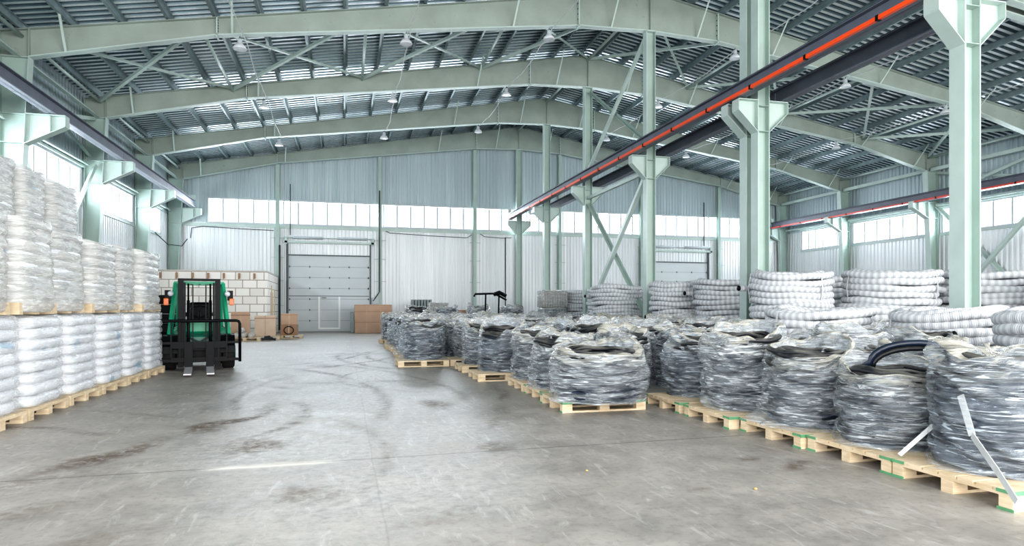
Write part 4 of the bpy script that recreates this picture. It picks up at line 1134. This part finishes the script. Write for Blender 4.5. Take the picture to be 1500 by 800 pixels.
# ------------------------------------------------------------------ forklift
def forklift():
    t = thing('forklift', 'green forklift with black mast parked at the end of the sack stacks', 'forklift', (-3.1, 15.55, 0), math.radians(11))
    P = lambda m, n, k, par=t: m.build(n, M[k], par)
    for sx in (-1, 1):
        m = MB(); m.box(sx*.21-.08, sx*.21+.08, -.13, -.07, .05, .64)
        f = P(m, 'fork', 'black')
        m = MB(); x = sx*.21
        m.add([(x-.075,-.14,.05),(x+.075,-.14,.05),(x+.07,-1.5,.05),(x-.07,-1.5,.05),(x-.075,-.14,.1),(x+.075,-.14,.1),(x+.07,-1.5,.075),(x-.07,-1.5,.075)],
              [(0,3,2,1),(4,5,6,7),(0,1,5,4),(1,2,6,5),(2,3,7,6),(3,0,4,7)]); P(m, 'blade', 'fork', f)
        m = MB(); m.box(sx*.37-.055, sx*.37+.055, .06, .2, .08, 2.03) ; P(m, 'mast_upright', 'black')
        m = MB(); m.box(sx*.29-.02, sx*.29+.02, .02, .13, .12, 1.94); P(m, 'inner_upright', 'black')
        m = MB(); m.cyl((sx*.22,.12,.2), (sx*.22,.12,1.55), .032, 12); m.cyl((sx*.22,.12,1.5), (sx*.22,.12,1.92), .02, 10); P(m, 'lift_cylinder', 'black')
        m = MB(); m.box(sx*.13-.012, sx*.13+.012, .08, .1, .5, 1.9); P(m, 'chain', 'black')
    m = MB(); m.box(-.41,.41,.05,.2,1.98,2.03); P(m, 'mast_crossbar', 'black')
    for zc in (1.06,.45): m = MB(); m.box(-.34,.34,.04,.1,zc,zc+.07); P(m, 'mast_crossbar', 'black')
    m = MB(); m.box(-.55,.55,-.07,-.02,.5,.62); m.box(-.55,.55,-.07,-.02,.2,.3); m.box(-.3,-.22,-.04,.02,.2,.62); m.box(.22,.3,-.04,.02,.2,.62); P(m, 'carriage', 'black')
    # wide load backrest: rounded frame with bars
    m = MB(); W, z0, z1, r = .82, .18, 1.1, .07
    pts = [(-W,-.06,z0),(-W,-.06,z1-r),(-W+.02,-.06,z1-.02),(-W+r,-.06,z1),(W-r,-.06,z1),(W-.02,-.06,z1-.02),(W,-.06,z1-r),(W,-.06,z0)]
    m.tube(pts, .032, 8); m.bar((-W,-.06,.62),(W,-.06,.62),.04,.05); m.bar((-W,-.06,.24),(W,-.06,.24),.04,.06)
    P(m, 'load_backrest', 'black')
    for x in (-.55,-.38,.38,.55):
        m = MB(); m.box(x-.014,x+.014,-.075,-.045,.3,1.09); P(m, 'backrest_bar', 'black')
    

    # chassis
    m = MB(); m.rbox(-.48,.48,.28,2.0,.16,.5,.04); P(m, 'chassis', 'black')
    m = MB(); m.rbox(-.4,.4,.3,.55,.45,.78,.05); P(m, 'front_panel', 'dkgreen')
    m = MB(); m.rbox(-.46,.46,.5,.72,.8,1.12,.05); P(m, 'cowl', 'green')
    m = MB(); m.rbox(-.55,.55,.95,1.95,.42,.92,.06); m.rbox(-.6,.6,.62,1.0,.42,.52,.03); P(m, 'hood', 'green')
    m = MB(); m.rbox(-.58,.58,1.9,2.4,.25,1.0,.12); P(m, 'counterweight', 'dkgreen')
    for sx in (-1, 1):
        m = MB(); x = sx*.58
        pts = []
        for k in range(9):
            a = PI*k/8; pts.append((.52-.43*math.cos(a), .38+.40*math.sin(a)))
        for (ya_, za_), (yb_, zb_) in zip(pts[:-1], pts[1:]): m.bar((x, ya_, za_), (x, yb_, zb_), .3, .02, (1,0,0) if False else (0,0.01,1))
        P(m, 'fender', 'black')
        for yy, rr, ww, xx in ((.52,.35,.26,.60),(1.95,.27,.2,.5)):
            m = MB(); m.tube([(sx*xx-ww/2,yy,rr),(sx*xx-ww/2+.03,yy,rr),(sx*xx+ww/2-.03,yy,rr),(sx*xx+ww/2,yy,rr)], lambda i: rr-.03 if i in (0,3) else rr, 28)
            wl = P(m, 'wheel', 'rubber')
            m = MB(); xo = sx*xx+sx*ww/2; m.cyl((xo-.01,yy,rr), (xo+sx*.02,yy,rr), rr*.5, 20); P(m, 'hub', 'dkgreen', wl)
        m = MB(); m.bar((sx*.60,.5,.78), (sx*.48,.72,1.95), .075, .09); P(m, 'guard_pillar', 'green')
        m = MB(); m.bar((sx*.50,2.0,.95), (sx*.46,1.75,1.95), .06, .07); P(m, 'guard_pillar', 'green')
        m = MB(); m.box(sx*.60-.02,sx*.60+.1*sx if sx>0 else sx*.60+.02,.5,.6,1.55,1.78) if sx > 0 else m.box(-.7,-.58,.5,.6,1.55,1.78); P(m, 'lamp_bracket', 'black')
        m = MB(); m.rbox(min(sx*.62,sx*.72),max(sx*.62,sx*.72),.44,.52,1.44,1.6,.015); P(m, 'indicator', 'amber')
        m = MB(); m.lathe([(0,0),(.055,.0),(.06,.05),(.03,.08),(0,.08)], 14); o = P(m, 'headlamp', 'lens'); o.location = (sx*.58,.5,1.7); o.rotation_euler = (PI/2,0,0)
    m = MB(); m.box(-.5,.5,.68,.76,1.93,1.99); m.box(-.5,.5,1.7,1.78,1.93,1.99); m.box(-.52,-.45,.7,1.78,1.93,1.99); m.box(.45,.52,.7,1.78,1.93,1.99)
    for k in range(5): x = -.36+.18*k; m.box(x-.015,x+.015,.72,1.75,1.94,1.97)
    P(m, 'roof_guard', 'green')
    m = MB(); m.rbox(-.25,.25,1.15,1.6,.92,1.04,.05); m.rbox(-.25,.25,1.55,1.7,1.0,1.52,.06); m.tube([(-.24,1.5,1.2),(-.3,1.3,1.25),(-.3,1.2,1.2)],.03,8); m.tube([(.24,1.5,1.2),(.3,1.3,1.25),(.3,1.2,1.2)],.03,8); P(m, 'seat', 'black')
    m = MB(); pts = []
    for k in range(24):
        a = 2*PI*k/24; pts.append((.2*math.cos(a), .98+.16*math.sin(a), 1.3+.13*math.sin(a)))
    m.tube(pts, .018, 8, closed=True); m.bar((-.19,.98,1.3),(.19,.98,1.3),.025,.015); m.cyl((0,.98,1.3),(0,.7,1.05),.025,10); P(m, 'steering_wheel', 'black')
    m = MB(); m.tube([(-.3,.25,.5),(-.2,.22,.72),(0,.2,.62),(.2,.22,.74),(.32,.25,.5)], .022, 8); P(m, 'hydraulic_hose', 'cable')
forklift()

# ------------------------------------------------------------------ lights
w = bpy.data.worlds.new('World'); bpy.context.scene.world = w; w.use_nodes = True
bg = w.node_tree.nodes['Background']; bg.inputs['Color'].default_value = (.93,.965,1,1); bg.inputs['Strength'].default_value = 1.15
def area(name, loc, rot, sx, sy, power, col=(.93,.97,1)):
    l = bpy.data.lights.new(name, 'AREA'); l.shape = 'RECTANGLE'; l.size = sx; l.size_y = sy; l.energy = power; l.color = col
    o = bpy.data.objects.new(name, l); C.objects.link(o); o.location = loc; o.rotation_euler = rot; return o
area('window_daylight', ((WB0+WB1)/2, YB+.35, (WZ0+WZ1)/2+.1), (-PI/2+.0,0,0), WB1-WB0, 1.5, 2600)
for a, b in SWIN:
    area('window_daylight', (XL-.35, (a+b)/2, 5.85), (0,-PI/2,0), 1.3, b-a, 230)
    area('window_daylight', (XR+.35, (a+b)/2, 5.85), (0,PI/2,0), 1.3, b-a, 380)
# added fill lamp behind the camera, tilted up to brighten the roof
area('added_fill_light', (8, -9.0, 4.6), (PI/2+.32,0,0), 34, 9, 5600, (1,.98,.955))

cam = bpy.data.cameras.new('camera'); co = bpy.data.objects.new('camera', cam); C.objects.link(co)
cam.sensor_width = 36; cam.lens = 950/1500*36; cam.clip_start = .05; cam.clip_end = 200
cam.shift_y = -(400-450)/1500.*1.0
yaw = math.atan(245/950)
co.location = (0,0,1.4); co.rotation_euler = (PI/2, 0, -yaw)
sc = bpy.context.scene; sc.camera = co
sc.view_settings.view_transform = 'Standard'; sc.view_settings.look = 'Medium High Contrast'; sc.view_settings.exposure = .48
sc.cycles.use_denoising = True
sc.cycles.max_bounces = 8; sc.cycles.transparent_max_bounces = 12; sc.cycles.diffuse_bounces = 4
sc.cycles.sample_clamp_indirect = 6
